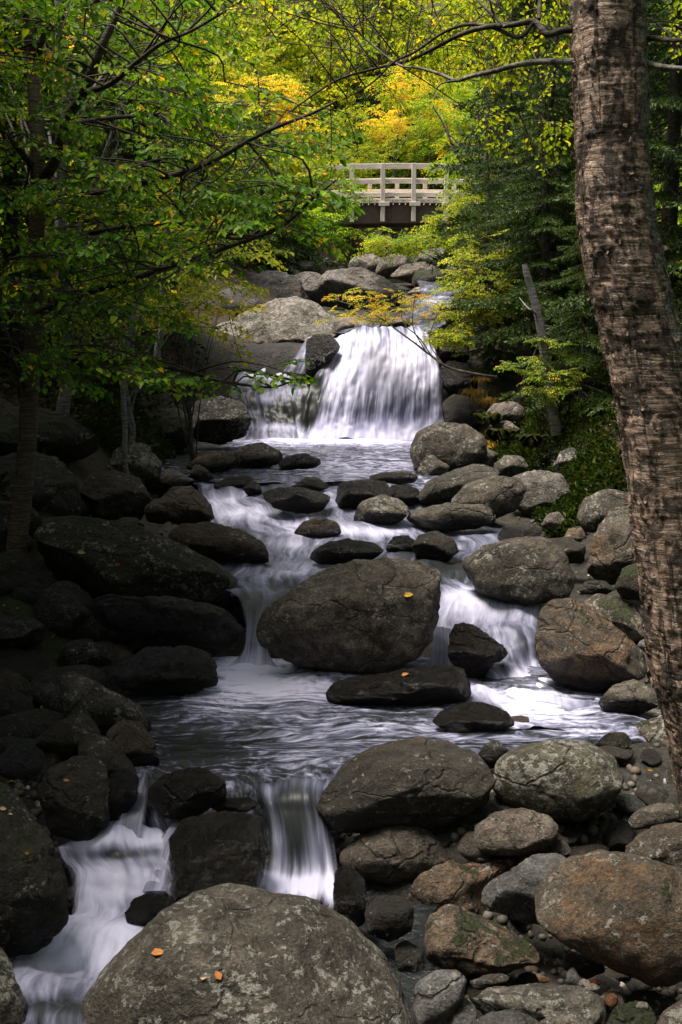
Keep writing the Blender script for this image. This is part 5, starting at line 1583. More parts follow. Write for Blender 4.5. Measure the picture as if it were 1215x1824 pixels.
    for (o, d, L) in specs:
        TV, TF, LV, LF, k, P, M0, S = spray_geo('near', rs.randint(5))
        M = rot_from(d[None], np.array([[rs.normal() * .3, rs.normal() * .3, 1.0]]))[0]
        aT.add(TV @ M.T * L + o, [TF])
        cc_ = allp[rs.randint(0, len(allp), 22)]
        a = nearest(cc_, o)
        if 0.02 < np.linalg.norm(a - o) < 0.4:
            V, qf = tube_np(smooth_path([a, (a + o) / 2 + rs.normal(size=3) * .03 + [0, 0, .03], o], 6), np.linspace(0.0024, 0.0015, 6), 4)
            aT.add(V, [qf])
        Pw = P @ M.T * L + o
        for i in range(0, len(Pw)):
            if rs.rand() < 0.45:
                continue
            cand.append((Pw[i], M @ M0[i], S[i] * rs.uniform(.15, .24)))
    # the crown high above the frame, which shades the near rocks
    limb(root, 'limb', [C2[-1] - [0, 0, .1], C2[-1] + [0.0, -.2, 1.2], C2[-1] + [-.3, -.4, 3.0]], 0.11, 0.03, M_BARKD, 8)
    cs = []
    for k in range(36):
        v = rs.normal(size=3); v /= np.linalg.norm(v)
        c = np.array([0.2, 1.0, 6.8]) + v * np.array([3.8, 3.2, 0.9]) * rs.uniform(.3, 1) ** .5
        d = v * [1, 1, .2] + rs.normal(size=3) * [.4, .4, .1]
        cs.append((c, d / np.linalg.norm(d), rs.uniform(.6, 1.0)))
    for k in range(6):
        a_ = k / 6 * 6.28
        limb(root, 'limb', [C2[-1] + [0, -.2, 1.0], np.array([.3, 2.6, 6.3]) + [math.cos(a_) * 1.3, math.sin(a_) * 1.3, 0], np.array([.2, 2.2, 7.0]) + [math.cos(a_) * 3, math.sin(a_) * 3, 0]], 0.05, 0.012, M_BARKD, 6)
    aHi = Acc()
    place_sprays(cs, 'mid', rs, aHi, aT)
    link('leaves', aHi.mesh('leaves', False), LM['birch'], root, tuple(-np.array(base)), kind='stuff')
    base_a = np.array(base)
    order = sorted(range(len(cand)), key=lambda i: cand[i][0][1] / cand[i][2])
    from mathutils import Matrix
    nsing = 0
    for i in order:
        p, M, s = cand[i]
        X_, Y_ = to_px(p)
        if nsing < 295 and 0 < X_ < 1215 and 0 < Y_ < 300:
            ci = rs.choice(3, p=[0.45, 0.40, 0.15])
            o = link('leaf', lvs[rs.randint(4)][ci], None, root, tuple(p - base_a))
            o.rotation_euler = Matrix(M.tolist()).to_euler()
            o.scale = (s, s, s)
            nsing += 1
        else:
            acc.add(lv @ M.T * s + p, [f4], np.full(6, np.clip(rs.beta(2, 2.2), 0, 1)))
    link('leaves', acc.mesh('leaves', False), LM['birch'], root, tuple(-base_a), kind='stuff')
    link('twigs', aT.mesh('twigs'), M_TWIG, root, tuple(-base_a), kind='stuff')
big_birch()

# ------------------------------------------------------------------ slender left tree with long sweeping limbs
def left_tree():
    Y0 = 8.2
    P = lambda pts: [at(x, y, Y) for x, y, Y in pts]
    tr = [(20, 1090, 7.95), (28, 990, 8.0), (36, 920, 8.05), (44, 850, 8.1), (50, 770, 8.15), (53, 690, 8.2), (60, 600, 8.2), (63, 500, 8.2), (66, 400, 8.2), (68, 300, 8.2), (64, 200, 8.25), (56, 100, 8.3), (50, 0, 8.3), (46, -160, 8.4), (30, -360, 8.5)]
    base = at(28, 990, 8.0)
    root = thing('slender_tree', 'slender bronze-barked tree on the left bank with long leafy limbs sweeping over the stream', 'tree', base)
    C = smooth_path(P(tr), 160)
    w = np.interp(np.linspace(0, 1, 160), [0, .1, .3, .6, 1], [0.085, 0.072, 0.066, 0.055, 0.03])
    V, q = tube_np(C, w, 28)
    V = V + 0.006 * fbm(V * np.array([9, 9, 30]), 3, 4)[:, None]
    link('trunk', mesh_np('trunk', V - base, [q]), M_BARKB, root)
    LB = []
    def lb(pts, r0, r1, nn=8):
        b = limb(root, 'limb', P(pts), r0, r1, M_BARKD, 7, 0.02, 40)
        LB.append(b)
    lb([(72, 320, 8.2), (95, 290, 8.1), (118, 215, 8.0), (148, 165, 7.9), (176, 95, 7.8), (200, 45, 7.8), (225, -20, 7.8), (245, -90, 7.8)], 0.045, 0.018)
    lb([(150, 165, 7.9), (200, 147, 7.6), (245, 110, 7.4), (290, 76, 7.2), (350, 50, 7.0), (430, 2, 6.8)], 0.022, 0.006)
    lb([(70, 330, 8.2), (140, 342, 8.0), (210, 340, 7.8), (270, 322, 7.6), (340, 303, 7.4), (400, 275, 7.2), (440, 252, 7.0), (500, 224, 6.8), (560, 200, 6.6), (600, 180, 6.5)], 0.028, 0.006)
    lb([(60, 560, 8.2), (90, 548, 8.1), (125, 530, 8.0), (170, 515, 7.9), (230, 498, 7.7), (290, 478, 7.5), (360, 455, 7.3), (430, 432, 7.1), (500, 405, 6.9), (550, 360, 6.8), (600, 320, 6.7)], 0.034, 0.006)
    lb([(60, 300, 8.2), (30, 262, 8.0), (0, 232, 7.8), (-60, 190, 7.6)], 0.025, 0.01)
    lb([(56, 120, 8.3), (75, 70, 8.2), (80, 20, 8.1), (90, -60, 8.0)], 0.025, 0.01)
    lb([(62, 620, 8.2), (120, 640, 8.0), (200, 640, 7.7), (300, 655, 7.4), (400, 680, 7.2), (480, 690, 7.0), (530, 676, 6.9)], 0.022, 0.004)
    lb([(64, 430, 8.2), (130, 420, 8.1), (220, 405, 7.9), (330, 400, 7.6), (430, 425, 7.4), (500, 380, 7.2), (570, 345, 7.0)], 0.022, 0.004)
    lb([(110, 225, 8.0), (170, 215, 8.4), (260, 205, 8.6), (350, 200, 8.8), (430, 180, 9.0)], 0.02, 0.005)
    lb([(56, 60, 8.3), (150, 10, 8.4), (260, -30, 8.4), (400, -60, 8.2), (520, -80, 8.0)], 0.024, 0.006)
    lb([(50, 690, 8.2), (20, 640, 7.8), (-40, 600, 7.4)], 0.015, 0.005)
    rs = np.random.RandomState(33)
    allp = np.concatenate([b[3:] for b in LB])
    aL, aT, aY = Acc(), Acc(), Acc()
    # leaf sprays: (region px x0,x1,y0,y1, depth range, count, bias toward yellow)
    regs = [(-60, 330, -80, 130, 6.8, 9.2, 75, 0.06), (300, 480, -60, 60, 6.8, 8.6, 22, .1), (-60, 330, 120, 330, 7.0, 9.2, 110, 0.0), (250, 480, 150, 330, 7.0, 9.0, 58, .02),
            (450, 570, 180, 280, 6.5, 8.0, 12, -0.02), (0, 420, 320, 480, 6.8, 8.8, 84, -0.02), (400, 540, 320, 410, 6.6, 7.8, 22, 0.0), (-50, 150, 400, 660, 7.0, 8.6, 40, -0.05), (130, 360, 450, 600, 7.0, 8.8, 30, 0.06),
            (60, 300, 610, 700, 6.8, 7.9, 22, -0.02), (300, 500, 650, 700, 6.7, 7.6, 9, -0.1)]
    specs = []
    for (x0, x1, y0, y1, a, b, n, bi) in regs:
        sp = []
        for k in range(int(n * 0.46)):
            px, py, Y = rs.uniform(x0, x1), rs.uniform(y0, y1), rs.uniform(a, b)
            p = at(px, py, Y)
            cc_ = allp[rs.randint(0, len(allp), 40)]
            i = np.argmin(np.linalg.norm(cc_ - p, axis=1))
            e = cc_[i]
            dd = p - e
            L = rs.uniform(0.38, 0.68)
            d = dd / (np.linalg.norm(dd) + 1e-6) * 0.6 + np.array([0.55, rs.uniform(-.6, .3), 0]) + rs.normal(size=3) * 0.3
            d[2] = d[2] * 0.3 - 0.05
            d /= np.linalg.norm(d)
            sp.append((p - d * L * .4, d, L))
            if 0.05 < np.linalg.norm(dd) < 1.1:
                V, qf = tube_np(smooth_path([e, (e + p) / 2 + [0, 0, .05], p - d * L * .4], 7), np.linspace(0.008, 0.004, 7), 4)
                aT.add(V, [qf])
        place_sprays(sp, 'near', rs, aL, aT, bi)
    base_a = np.array(base)
    # single out the leaves that show largest
    me = aL
    Vall = np.concatenate(me.V); A = np.concatenate(me.A)
    Lf = Vall.reshape(-1, 6, 3)
    cen = Lf.mean(1)
    X_, Y_ = to_px(cen)
    x6, y6 = to_px(Lf)
    area = np.abs((x6[:, 1] - x6[:, 4]) * (y6[:, 3] - y6[:, 0]) - (x6[:, 3] - x6[:, 0]) * (y6[:, 1] - y6[:, 4]))
    inn = (X_ > 5) & (X_ < 700) & (Y_ > 5) & (Y_ < 760)
    score = np.where(inn, area, -1)
    pick = np.argsort(-score)[:290]
    keep = np.ones(len(Lf), bool); keep[pick] = False
    f4 = np.array([[0, 1, 2, 3], [0, 3, 4, 5]])
    K = Lf[keep]
    F = (f4[None] + (np.arange(len(K)) * 6)[:, None, None]).reshape(-1, 4)
    lo_ = link('leaves', mesh_np('leaves', K.reshape(-1, 3), [F], {'rnd': A.reshape(-1, 6)[keep].ravel()}, False), LM['green'], root, tuple(-base_a), kind='stuff')
    hi = Acc()
    cs = []
    for k in range(60):
        v = rs.normal(size=3); v /= np.linalg.norm(v)
        c = np.array([-2.6, 7.0, 8.0]) + v * np.array([2.6, 3.2, 1.1]) * rs.uniform(.3, 1) ** .5
        d = v * [1, 1, .2] + rs.normal(size=3) * [.4, .4, .1]
        cs.append((c, d / np.linalg.norm(d), rs.uniform(.6, 1.0)))
    place_sprays(cs, 'mid', rs, hi, None)
    link('leaves', hi.mesh('leaves', False), LM['green'], root, tuple(-base_a), kind='stuff')
    for i in pick:
        c = cen[i]
        link('leaf', mesh_np('leaf', Lf[i] - c, [f4], {'rnd': A.reshape(-1, 6)[i]}, False), LM['green'], root, tuple(c - base_a))
    link('twigs', aT.mesh('twigs'), M_TWIG, root, tuple(-base_a), kind='stuff')
left_tree()

# young yellowing tree layered behind it
def over(px, py, Y, rx, ry, rz):
    return (at(px, py, Y), (rx, ry, rz))
leafy_tree('young_tree', 'young tree with yellowing flat layers of leaves between the left trunk and the pale boulder', 'tree', gbase(222, 11.5), at(262, 420, 11.6),
           [over(280, 520, 11.5, 1.0, 0.8, 0.3), over(230, 560, 11.6, 0.8, .8, .2), over(370, 465, 11.8, 0.65, .8, .3), over(180, 450, 11.3, 1.0, .6, .4), over(400, 370, 12, 1.0, 1.0, .45)],
           'lime', 'mid', 84, 0.55, 0.045, M_BARKG, 41, 'young broadleaf trees of the left bank', -0.02, 12)
leafy_tree('young_tree', 'young tree with fully yellow leaves low over the dark left bank', 'tree', gbase(330, 12.6), at(300, 430, 12.6),
           [over(320, 550, 12.4, .8, .6, .15), over(300, 360, 12.6, .7, .6, .45)], 'gold', 'mid', 42, 0.5, 0.035, M_BARKD, 42, 'young broadleaf trees of the left bank', -0.12, 8)
leafy_tree('grey_tree', 'straight grey trunk standing behind the slender bronze-barked tree', 'tree', gbase(103, 11.4), at(108, -120, 11.6),
           [over(120, -60, 11.6, 2.2, 2.2, 1.0), over(40, 60, 12.0, 1.5, 1.2, .9)], 'mixed', 'mid', 150, 0.8, 0.085, M_BARKG, 43, None, 0.0, 9, crook=0.05)

# ------------------------------------------------------------------ broadleaf trees up the valley
G1 = 'autumn trees round the footbridge'
leafy_tree('maple_tree', 'broad maple turning yellow and orange behind the right half of the footbridge', 'tree', gbase(790, 38), at(760, 120, 38),
           [over(760, 210, 37.5, 2.0, 1.6, 1.5), over(745, 150, 38, 1.6, 1.5, 1.0), over(820, 250, 37, 1.4, 1.3, 1.2), over(710, 265, 37, 1.1, 1.2, 1.1), over(845, 160, 37.5, 1.5, 1.3, 1.2)],
           'maple', 'mid', 620, 0.75, 0.12, M_BARKG, 51, G1, 0.04, 14)
leafy_tree('maple_tree', 'orange-gold maple showing in patches just above the bridge railing', 'tree', gbase(700, 36), at(720, 140, 36),
           [over(690, 225, 35, .6, .6, .45), over(735, 150, 35.2, .7, .7, .4), over(815, 262, 34.5, .6, .6, .35), over(790, 205, 35, .5, .5, .35), over(905, 75, 35, .8, .8, .5)], 'gold', 'mid', 300, 0.5, 0.07, M_BARKG, 61, G1, 0.1, 8)
leafy_tree('birch_sapling', 'fresh green bushy tree behind the left end of the footbridge', 'tree', gbase(620, 36), at(625, 210, 36),
           [over(625, 245, 35.5, 0.75, .8, .75), over(640, 285, 34.5, .9, .8, .6), over(600, 310, 34.5, .7, .8, .6)], 'lime', 'mid', 230, 0.5, 0.06, M_BARKG, 52, G1, -0.16, 8)
leafy_tree('golden_tree', 'golden yellow tree left of the bridge high on the slope', 'tree', gbase(470, 26), at(465, 130, 25.5),
           [over(460, 160, 24.6, .85, .6, .36), over(545, 240, 24.4, .48, .5, .32), over(510, 200, 25, .4, .5, .2)], 'gold', 'mid', 260, 0.42, 0.06, M_BARKD, 53, G1, 0.03, 8)
leafy_tree('hillside_tree', 'lime green tree on the slope left of the footbridge', 'tree', gbase(400, 27), at(380, 210, 27),
           [over(548, 318, 26.0, .35, .5, .5), over(380, 260, 26.5, 1.6, 1.2, .9), over(300, 300, 26, 1.3, 1.1, .8), over(450, 330, 25.5, 1.2, 1.1, .8), over(330, 190, 27, 1.4, 1.0, .7)], 'lime', 'mid', 420, 0.7, 0.10, M_BARKD, 54, G1, -0.05, 12)
leafy_tree('hillside_tree', 'darker green tree left of the bridge leaning over the grey outcrop', 'tree', gbase(500, 24.5), at(520, 330, 24.2),
           [over(540, 405, 23.8, 1.1, .9, .42), over(480, 400, 23.5, 1.2, .9, .55), over(560, 350, 24.5, 1.0, .9, .6)], 'green', 'mid', 330, 0.55, 0.08, M_BARKD, 55, G1, 0.05, 10)
leafy_tree('hillside_tree', 'pale green feathery tree high on the far slope at the top', 'tree', gbase(540, 56), at(540, 40, 56),
           [over(540, 90, 55, 2.6, 2, 2.0), over(470, 60, 56, 2.2, 2, 1.8), over(600, 60, 57, 2.2, 2, 1.6), over(590, 150, 54, 2.0, 2, 1.6)], 'far', 'mid', 620, 0.9, 0.14, M_BARKG, 56, G1, 0.1, 12)
leafy_tree('hillside_tree', 'yellow-green tree with bare pale stems right of the footbridge', 'tree', gbase(880, 24), at(850, 190, 24),
           [over(860, 300, 23.5, .9, .9, .9), over(800, 200, 25, .8, .8, .7), over(870, 220, 24.5, .9, .9, .8), over(890, 380, 22.5, .7, .8, .7)], 'maple', 'mid', 330, 0.55, 0.07, M_BARKG, 57, G1, -0.08, 10)
leafy_tree('young_maple', 'low yellow-orange maple in front of the right end of the footbridge', 'tree', gbase(850, 21), at(840, 350, 21),
           [over(815, 395, 20.8, .75, .7, .35), over(860, 350, 20.5, .55, .6, .42), over(760, 425, 20.6, .6, .6, .16), over(870, 430, 20, .6, .6, .3), over(700, 432, 21, .5, .5, .10)],
           'maple', 'mid', 250, 0.42, 0.05, M_BARKG, 58, G1, -0.05, 12)
leafy_tree('young_maple', 'lime-yellow leafy young maple in front of the spruces beside the waterfall', 'tree', gbase(905, 15.6), at(880, 470, 15.6),
           [over(850, 500, 15.4, .5, .5, .22), over(835, 555, 15.2, .42, .45, .22), over(870, 450, 15.6, .5, .5, .25), over(800, 600, 15.0, .22, .3, .10), over(890, 540, 15.2, .35, .4, .25)],
           'lime', 'mid', 190, 0.36, 0.04, M_BARKD, 59, G1, 0.0, 12)
leafy_tree('young_maple', 'small maple with orange-tinged leaves at the foot of the leaning grey trunk', 'tree', gbase(985, 12.4), at(960, 610, 12.4),
           [over(930, 650, 12.2, .28, .3, .14), over(960, 690, 12.1, .28, .3, .12), over(985, 620, 12.3, .25, .3, .15), over(1000, 665, 12.2, .25, .3, .1)],
           'mixed', 'mid', 52, 0.28, 0.015, M_BARKD, 60, G1, 0.10, 8)

# shrub arching over the fall from the right: bare dark stems, thin orange and green leaves
def arching_shrub():
    P = lambda pts: [at(x, y, Y) for x, y, Y in pts]
    base = at(885, 672, 14.6)
    root = thing('arching_shrub', 'thin shrub with bare dark stems arching over the waterfall lip with sparse orange-green leaves', 'shrub', base)
    L = []
    L.append(limb(root, 'stem', P([(885, 672, 14.6), (845, 666, 14.6), (800, 655, 14.6), (770, 635, 14.7), (740, 612, 14.8), (710, 590, 14.9), (680, 568, 15.0), (640, 548, 15.1), (600, 535, 15.2)]), 0.020, 0.005, M_BARKD, 6, 0.0, 30))
    L.append(limb(root, 'stem', P([(770, 635, 14.7), (745, 600, 14.8), (722, 580, 14.9), (715, 555, 15.0), (722, 520, 15.1)]), 0.009, 0.004, M_BARKD, 6, 0.0, 20))
    L.append(limb(root, 'stem', P([(760, 628, 14.7), (738, 590, 14.7), (735, 560, 14.8), (740, 520, 14.9), (735, 500, 15)]), 0.008, 0.003, M_BARKD, 6, 0.0, 20))
    L.append(limb(root, 'stem', P([(700, 583, 14.9), (690, 575, 15.0), (660, 572, 15.1), (630, 560, 15.2)]), 0.007, 0.003, M_BARKD, 6, 0.0, 20))
    L.append(limb(root, 'stem', P([(790, 650, 14.6), (765, 610, 14.8), (775, 570, 14.8), (790, 540, 14.8)]), 0.007, 0.003, M_BARKD, 6, 0.0, 20))
    rs = np.random.RandomState(4)
    allp = np.concatenate(L)
    aL, aT = Acc(), Acc()
    sp = []
    for k in range(95):
        px, py = rs.uniform(590, 770), rs.uniform(515, 572)
        if py > 560 and px > 740: continue
        p = at(px, py, rs.uniform(14.8, 15.6))
        d = np.array([rs.normal(), rs.normal() * .6, rs.normal() * .15]); d /= np.linalg.norm(d)
        e = nearest(allp, p)
        if rs.rand() < 0.5:
            V, qf = tube_np(smooth_path([e, (e + p) / 2 + [0, 0, .03], p], 6), np.linspace(0.005, 0.002, 6), 3); aT.add(V, [qf])
        sp.append((p, d, rs.uniform(0.16, 0.26)))
    place_sprays(sp, 'mid', rs, aL, aT, 0.24)
    link('leaves', aL.mesh('leaves', False), LM['maple'], root, tuple(-base), kind='stuff')
    link('twigs', aT.mesh('twigs'), M_TWIG, root, tuple(-base), kind='stuff')
arching_shrub()

# leaning grey trunk with a broken top
def snag():
    P = lambda pts: [at(x, y, Y) for x, y, Y in pts]
    base = at(990, 760, 12.3)
    root = thing('dead_tree', 'leaning grey barkless trunk with a broken top among the spruces of the right bank', 'tree', base)
    limb(root, 'trunk', P([(992, 775, 12.3), (982, 720, 12.3), (974, 660, 12.3), (966, 600, 12.3), (955, 550, 12.3), (945, 515, 12.3), (938, 486, 12.3), (935, 470, 12.3)]), 0.062, 0.03, M_BARKG, 12, 0.01, 40)
    limb(root, 'branch', P([(957, 560, 12.3), (940, 548, 12.2), (925, 530, 13.0)]), 0.014, 0.004, M_BARKG, 5)
    limb(root, 'branch', P([(975, 668, 12.3), (1010, 660, 12.3), (1050, 655, 12.9)]), 0.012, 0.004, M_BARKG, 5)
snag()
for k, (lab, pts, r, m) in enumerate([
    ('bare dark trunk rising right of the yellow maple', [(872, 420, 19), (868, 300, 19), (868, 230, 19), (872, 150, 19), (876, 60, 19)], 0.05, M_BARKD),
    ('thin pale birch stem leaning left over the right end of the footbridge', [(850, 420, 23), (835, 330, 23), (815, 280, 23), (790, 225, 23), (770, 190, 23)], 0.035, M_BARKG),
    ('second pale birch stem crossing the railing of the footbridge', [(905, 430, 22), (880, 360, 22), (862, 318, 22), (838, 275, 22), (800, 240, 22)], 0.03, M_BARKG),
    ('slim grey leaning trunk behind the dark left boulders', [(222, 660, 11.0), (229, 600, 11.0), (240, 540, 11.0), (250, 480, 11.0), (262, 400, 11.0)], 0.03, M_BARKG),
    ('slim dark trunk left of the pale waterfall boulder', [(282, 640, 14.0), (288, 560, 14.0), (292, 480, 14.0), (300, 380, 14.0)], 0.05, M_BARKG)]):
    b = at(*pts[0])
    root = thing('bare_stem', lab, 'tree', b, 'bare stems among the foliage')
    q = [at(*p) for p in pts]
    limb(root, 'trunk', [np.array([q[0][0], q[0][1], gz(q[0][0], q[0][1]) - .2])] + q, r, r * .45, m, 8, 0.03, 30)
    rs = np.random.RandomState(k)
    for j in range(3):
        a = q[rs.randint(1, len(q))]
        limb(root, 'branch', [a, a + [rs.uniform(-.4, .4), -.1, .15], a + [rs.uniform(-.9, .9), -.2, .35]], r * .3, r * .08, m, 5)

# ------------------------------------------------------------------ conifers
for lab, px, Y, h, r, sd, bi in [
    ('dark spruce right of the waterfall behind the lime-yellow maple', 905, 17.0, 4.6, 1.15, 1, 0.0),
    ('spruce with brighter green tips left of the birch trunk', 985, 14.5, 4.4, 1.2, 2, 0.15),
    ('tall dark spruce close behind the birch trunk', 1060, 15.5, 7.5, 1.7, 3, -0.05),
    ('low spruce between the leaning grey trunk and the birch', 1045, 12.5, 2.4, 0.9, 4, 0.2),
    ('dark spruce at the right edge behind the birch', 1180, 12.5, 6.5, 1.5, 5, 0.0),
    ('dark spruce at the left edge behind the slender tree', 20, 13.0, 6.5, 1.7, 6, -0.1),
    ('dark spruce filling the shade behind the yellowing young tree', 200, 15.5, 6.5, 1.6, 7, -0.15),
    ('small dense spruce just right of the waterfall', 872, 15.7, 2.5, 0.75, 31, 0.0),
    ('dense dark spruce behind the leaning grey trunk', 950, 15.9, 3.9, 1.0, 32, -0.1),
    ('small dark spruce beside the pale waterfall boulder', 330, 20.5, 4.2, 1.3, 8, -0.1),
    ('big dark spruce at the left edge over the black shore', -640, 5.2, 7.0, 1.55, 21, -0.1),
    ('second big dark spruce at the left edge over the great slab', -700, 8.0, 7.5, 1.9, 22, -0.1),
    ('dark conifer high on the slope at the top left', 330, 33.0, 9.5, 2.3, 9, 0.1),
    ('dark conifer behind the bridge left of the yellow maple', 665, 44.0, 9.0, 1.9, 10, 0.1),
    ('dark spruce above the right bank behind the bare trunk', 930, 21.0, 8.5, 1.9, 11, -0.05),
    ('dark spruce overhanging the black cliff block', 470, 22.5, 3.6, 1.3, 12, -0.1)]:
    spruce(lab, gbase(px, Y), h, r, sd, bias=bi, step=0.25 if Y < 25 else 0.5, nb=7)

# trees that close the slope behind
rs_ = np.random.RandomState(77)
G2 = 'trees closing the far slope'
fars = [('far tree of dull green at the upper left behind the slender trunk', 60, 36, 60, 'mixed'), ('far yellow-green tree in the gap between the left limbs', 190, 34, 80, 'lime'),
        ('far light green tree above the golden one', 420, 50, 50, 'far'), ('far green tree above the footbridge', 690, 52, 60, 'far'),
        ('far yellow-green tree above the yellow maple', 800, 46, 40, 'lime'), ('far orange-tinged tree above the right bank', 920, 40, 60, 'maple'),
        ('far green tree behind the top of the birch', 1030, 42, 40, 'mixed'), ('far green tree at the right edge above the spruces', 1170, 38, 60, 'green'),
        ('far low green tree behind the left railing', 540, 42, 300, 'far'), ('far lime tree on the left slope behind the leaves', 260, 30, 200, 'lime'),
        ('far green tree on the left slope low behind the leaves', 90, 26, 250, 'mixed'), ('far yellow tree just right of the dark conifer', 600, 46, 180, 'lime'),
        ('far green bushy tree right of the footbridge', 930, 36, 260, 'mixed')]
for k, (lab, px, Y, py, pal) in enumerate(fars):
    s = Y / 40.0
    b = gbase(px, Y)
    c = at(px, py, Y)
    leafy_tree('far_tree', lab, 'tree', b, at(px, py - 60, Y), [(c + rs_.normal(size=3) * [1.6, 1, .6] * s + [0, 0, dz], (2.5 * s, 1.8 * s, 1.5 * s)) for dz in (0.9 * s, -0.6 * s, -1.8 * s)],
               pal, 'far', 330, 1.15 * s, 0.14, M_BARKD, 90 + k, G2, 0, 9)

# forest around and behind the viewpoint
for k, (x, Y) in enumerate([(-5.5, 0.5), (-4.6, 5.4), (-5.4, 8.6), (-7.5, 4.5), (-8, 11.5), (-2.8, -4.5), (1.5, -6.5), (5.0, -3.5), (5.6, 1.5), (6.5, 6.5), (7.5, 12.0), (-5.5, -8), (6, -9)]):
    b = np.array([x, Y, gz(x, Y)])
    leafy_tree('forest_tree', 'broadleaf forest tree standing on the bank outside the view', 'tree', b, b + [0, 0, 7.0],
               [(b + [0, 0, 2.2], (2.1, 2.1, 1.3)), (b + [0.3, 0, 4.6], (2.4, 2.4, 1.6)), (b + [0, 0.2, 6.8], (1.8, 1.8, 1.2))], 'green', 'far', 360, 1.25, 0.15, M_BARKD, 300 + k, 'forest trees around the viewpoint', 0, 6)

# ------------------------------------------------------------------ low growth
def carpet(name, regions, pal, size, n, seed, up=0.8, wid=None):
    rs = np.random.RandomState(seed)
    a = Acc()
    lv, f3, f4 = leaf_shape(4, wid or 0.3, 0.1, 0.25)
    for (x0, x1, y0, y1) in regions:
        m = int(n / len(regions))
        X = rs.uniform(x0, x1, m); Y = rs.uniform(y0, y1, m)
        Z = ground(X, Y)
        P = np.stack([X, Y, Z + rs.uniform(0, size * 1.5, m)], -1)
        D = rs.normal(size=(m, 3)); D[:, 2] = np.abs(D[:, 2]) * up + up * .5
        N = rs.normal(size=(m, 3)) * .5; N[:, 2] += 1
        M = rot_from(D, N)
        S = rs.uniform(.5, 1.3, m) * size
        V = P[:, None] + np.einsum('nij,kj->nki', M, lv) * S[:, None, None]
        F = (f3[None] + (np.arange(m) * 4)[:, None, None]).reshape(-1, 3)
        a.add(V.reshape(-1, 3), [F], np.repeat(rs.beta(2, 2, m), 4))
    return link(name, a.mesh(name, False), LM[pal], kind='stuff')
def xr(px0, px1, Y0, Y1):
    a, b = at(px0, 700, (Y0 + Y1) / 2)[0], at(px1, 700, (Y0 + Y1) / 2)[0]
    return (a, b, Y0, Y1)
carpet('undergrowth', [xr(850, 1110, 11.2, 13.5), xr(960, 1110, 10.0, 11.4), xr(1000, 1200, 12, 16), xr(860, 1000, 12.6, 14.5)], 'fern', 0.07, 24000, 3, 0.9, 0.22)
carpet('undergrowth', [xr(-100, 330, 11.5, 16), xr(380, 560, 21.5, 25), xr(820, 1000, 17, 24)], 'fern', 0.09, 16000, 6, 0.5)
carpet('undergrowth', [(-9, -2.5, 15, 34), (4, 10, 15, 34), (-8, 12, 33, 60)], 'mixed', 0.22, 36000, 7, 0.5)
carpet('undergrowth', [(2.3, 6.0, 3.0, 11.0), (-7.0, -2.6, 3.0, 11.0)], 'fern', 0.10, 16000, 11, 0.7, 0.22)
carpet('moss', [xr(168, 345, 11.4, 13.2)], 'fern', 0.022, 16000, 4, 1.2)
carpet('dry_grass', [xr(825, 890, 14.2, 15.2)], 'straw', 0.10, 900, 5, 1.5, 0.04)
carpet('fallen_leaves', [xr(-50, 260, 6.0, 7.6), xr(850, 1150, 9, 13), (-3, 3, 4, 8)], 'straw', 0.04, 520, 8, 0.1)

# straw-coloured grass hanging over the rock right of the fall
def grass_tuft(label, px, py, Y, s, seed, n=170):
    rs = np.random.RandomState(seed)
    c = at(px, py, Y)
    a = Acc()
    for k in range(n):
        an = rs.uniform(0, 6.283)
        L = s * rs.uniform(.5, 1.1)
        q = np.linspace(0, 1, 5)
        out = rs.uniform(.35, .9)
        path = np.stack([np.cos(an) * q * L * out, np.sin(an) * q * L * out, L * (.9 * q - rs.uniform(.7, 1.5) * q ** 2)], -1) + rs.normal(size=3) * [.05, .04, .01]
        sd_ = np.array([-math.sin(an), math.cos(an), 0]) * .0045
        w = np.array([1, .9, .7, .4, .05])[:, None]
        V = np.concatenate([path - sd_ * w, path + sd_ * w])
        F = np.array([[i, i + 1, i + 6, i + 5] for i in range(4)])
        a.add(V, [F], np.full(10, rs.beta(2, 2)))
    link('grass_tuft', a.mesh('grass_tuft', False), LM['straw'], loc=tuple(c), label=label, category='grass', group='dry grass tufts by the waterfall')
grass_tuft('straw-coloured grass tuft hanging beside the right foot of the waterfall', 845, 700, 15.0, .26, 1)
grass_tuft('tawny grass tuft right of the straw-coloured one beside the waterfall', 868, 715, 14.9, .24, 2)
grass_tuft('small brown grass tuft above the other two right of the waterfall', 858, 678, 15.1, .20, 3, 110)

# ferns of the right bank
def fern(label, px, py, Y, s, seed):
    rs = np.random.RandomState(seed)
    c = at(px, py, Y)
    root = thing('fern', label, 'fern', c, 'ferns of the right bank')
    for k in range(9):
        a = k / 9 * 6.283 + rs.uniform(-.3, .3)
        q = np.linspace(0, 1, 9)
        L = s * rs.uniform(.8, 1.15)
        path = np.stack([np.cos(a) * q * L * .6, np.sin(a) * q * L * .6, L * (1.25 * q - 0.75 * q ** 2)], -1)
        acc = Acc()
        V, f = tube_np(path, np.linspace(.004, .001, 9), 3)
        acc.add(V, [f], np.full(len(V), .2))
        lv, f3, _ = leaf_shape(4, .16, .05, .2)
        for t in np.linspace(.15, .97, 15):
            p = np.array([np.interp(t, q, path[:, j]) for j in range(3)])
            for sg in (-1, 1):
                d = np.array([math.cos(a + sg * 1.25), math.sin(a + sg * 1.25), -.15])
                M = rot_from(d[None], np.array([[0, 0, 1.]]))[0]
                acc.add(lv @ M.T * (L * .34 * math.sin(math.pi * min(1, t * .85 + .15)) + .01) + p, [f3], np.full(4, rs.uniform(.5, 1)))
        link('frond', acc.mesh('frond', False), LM['fern'], root)
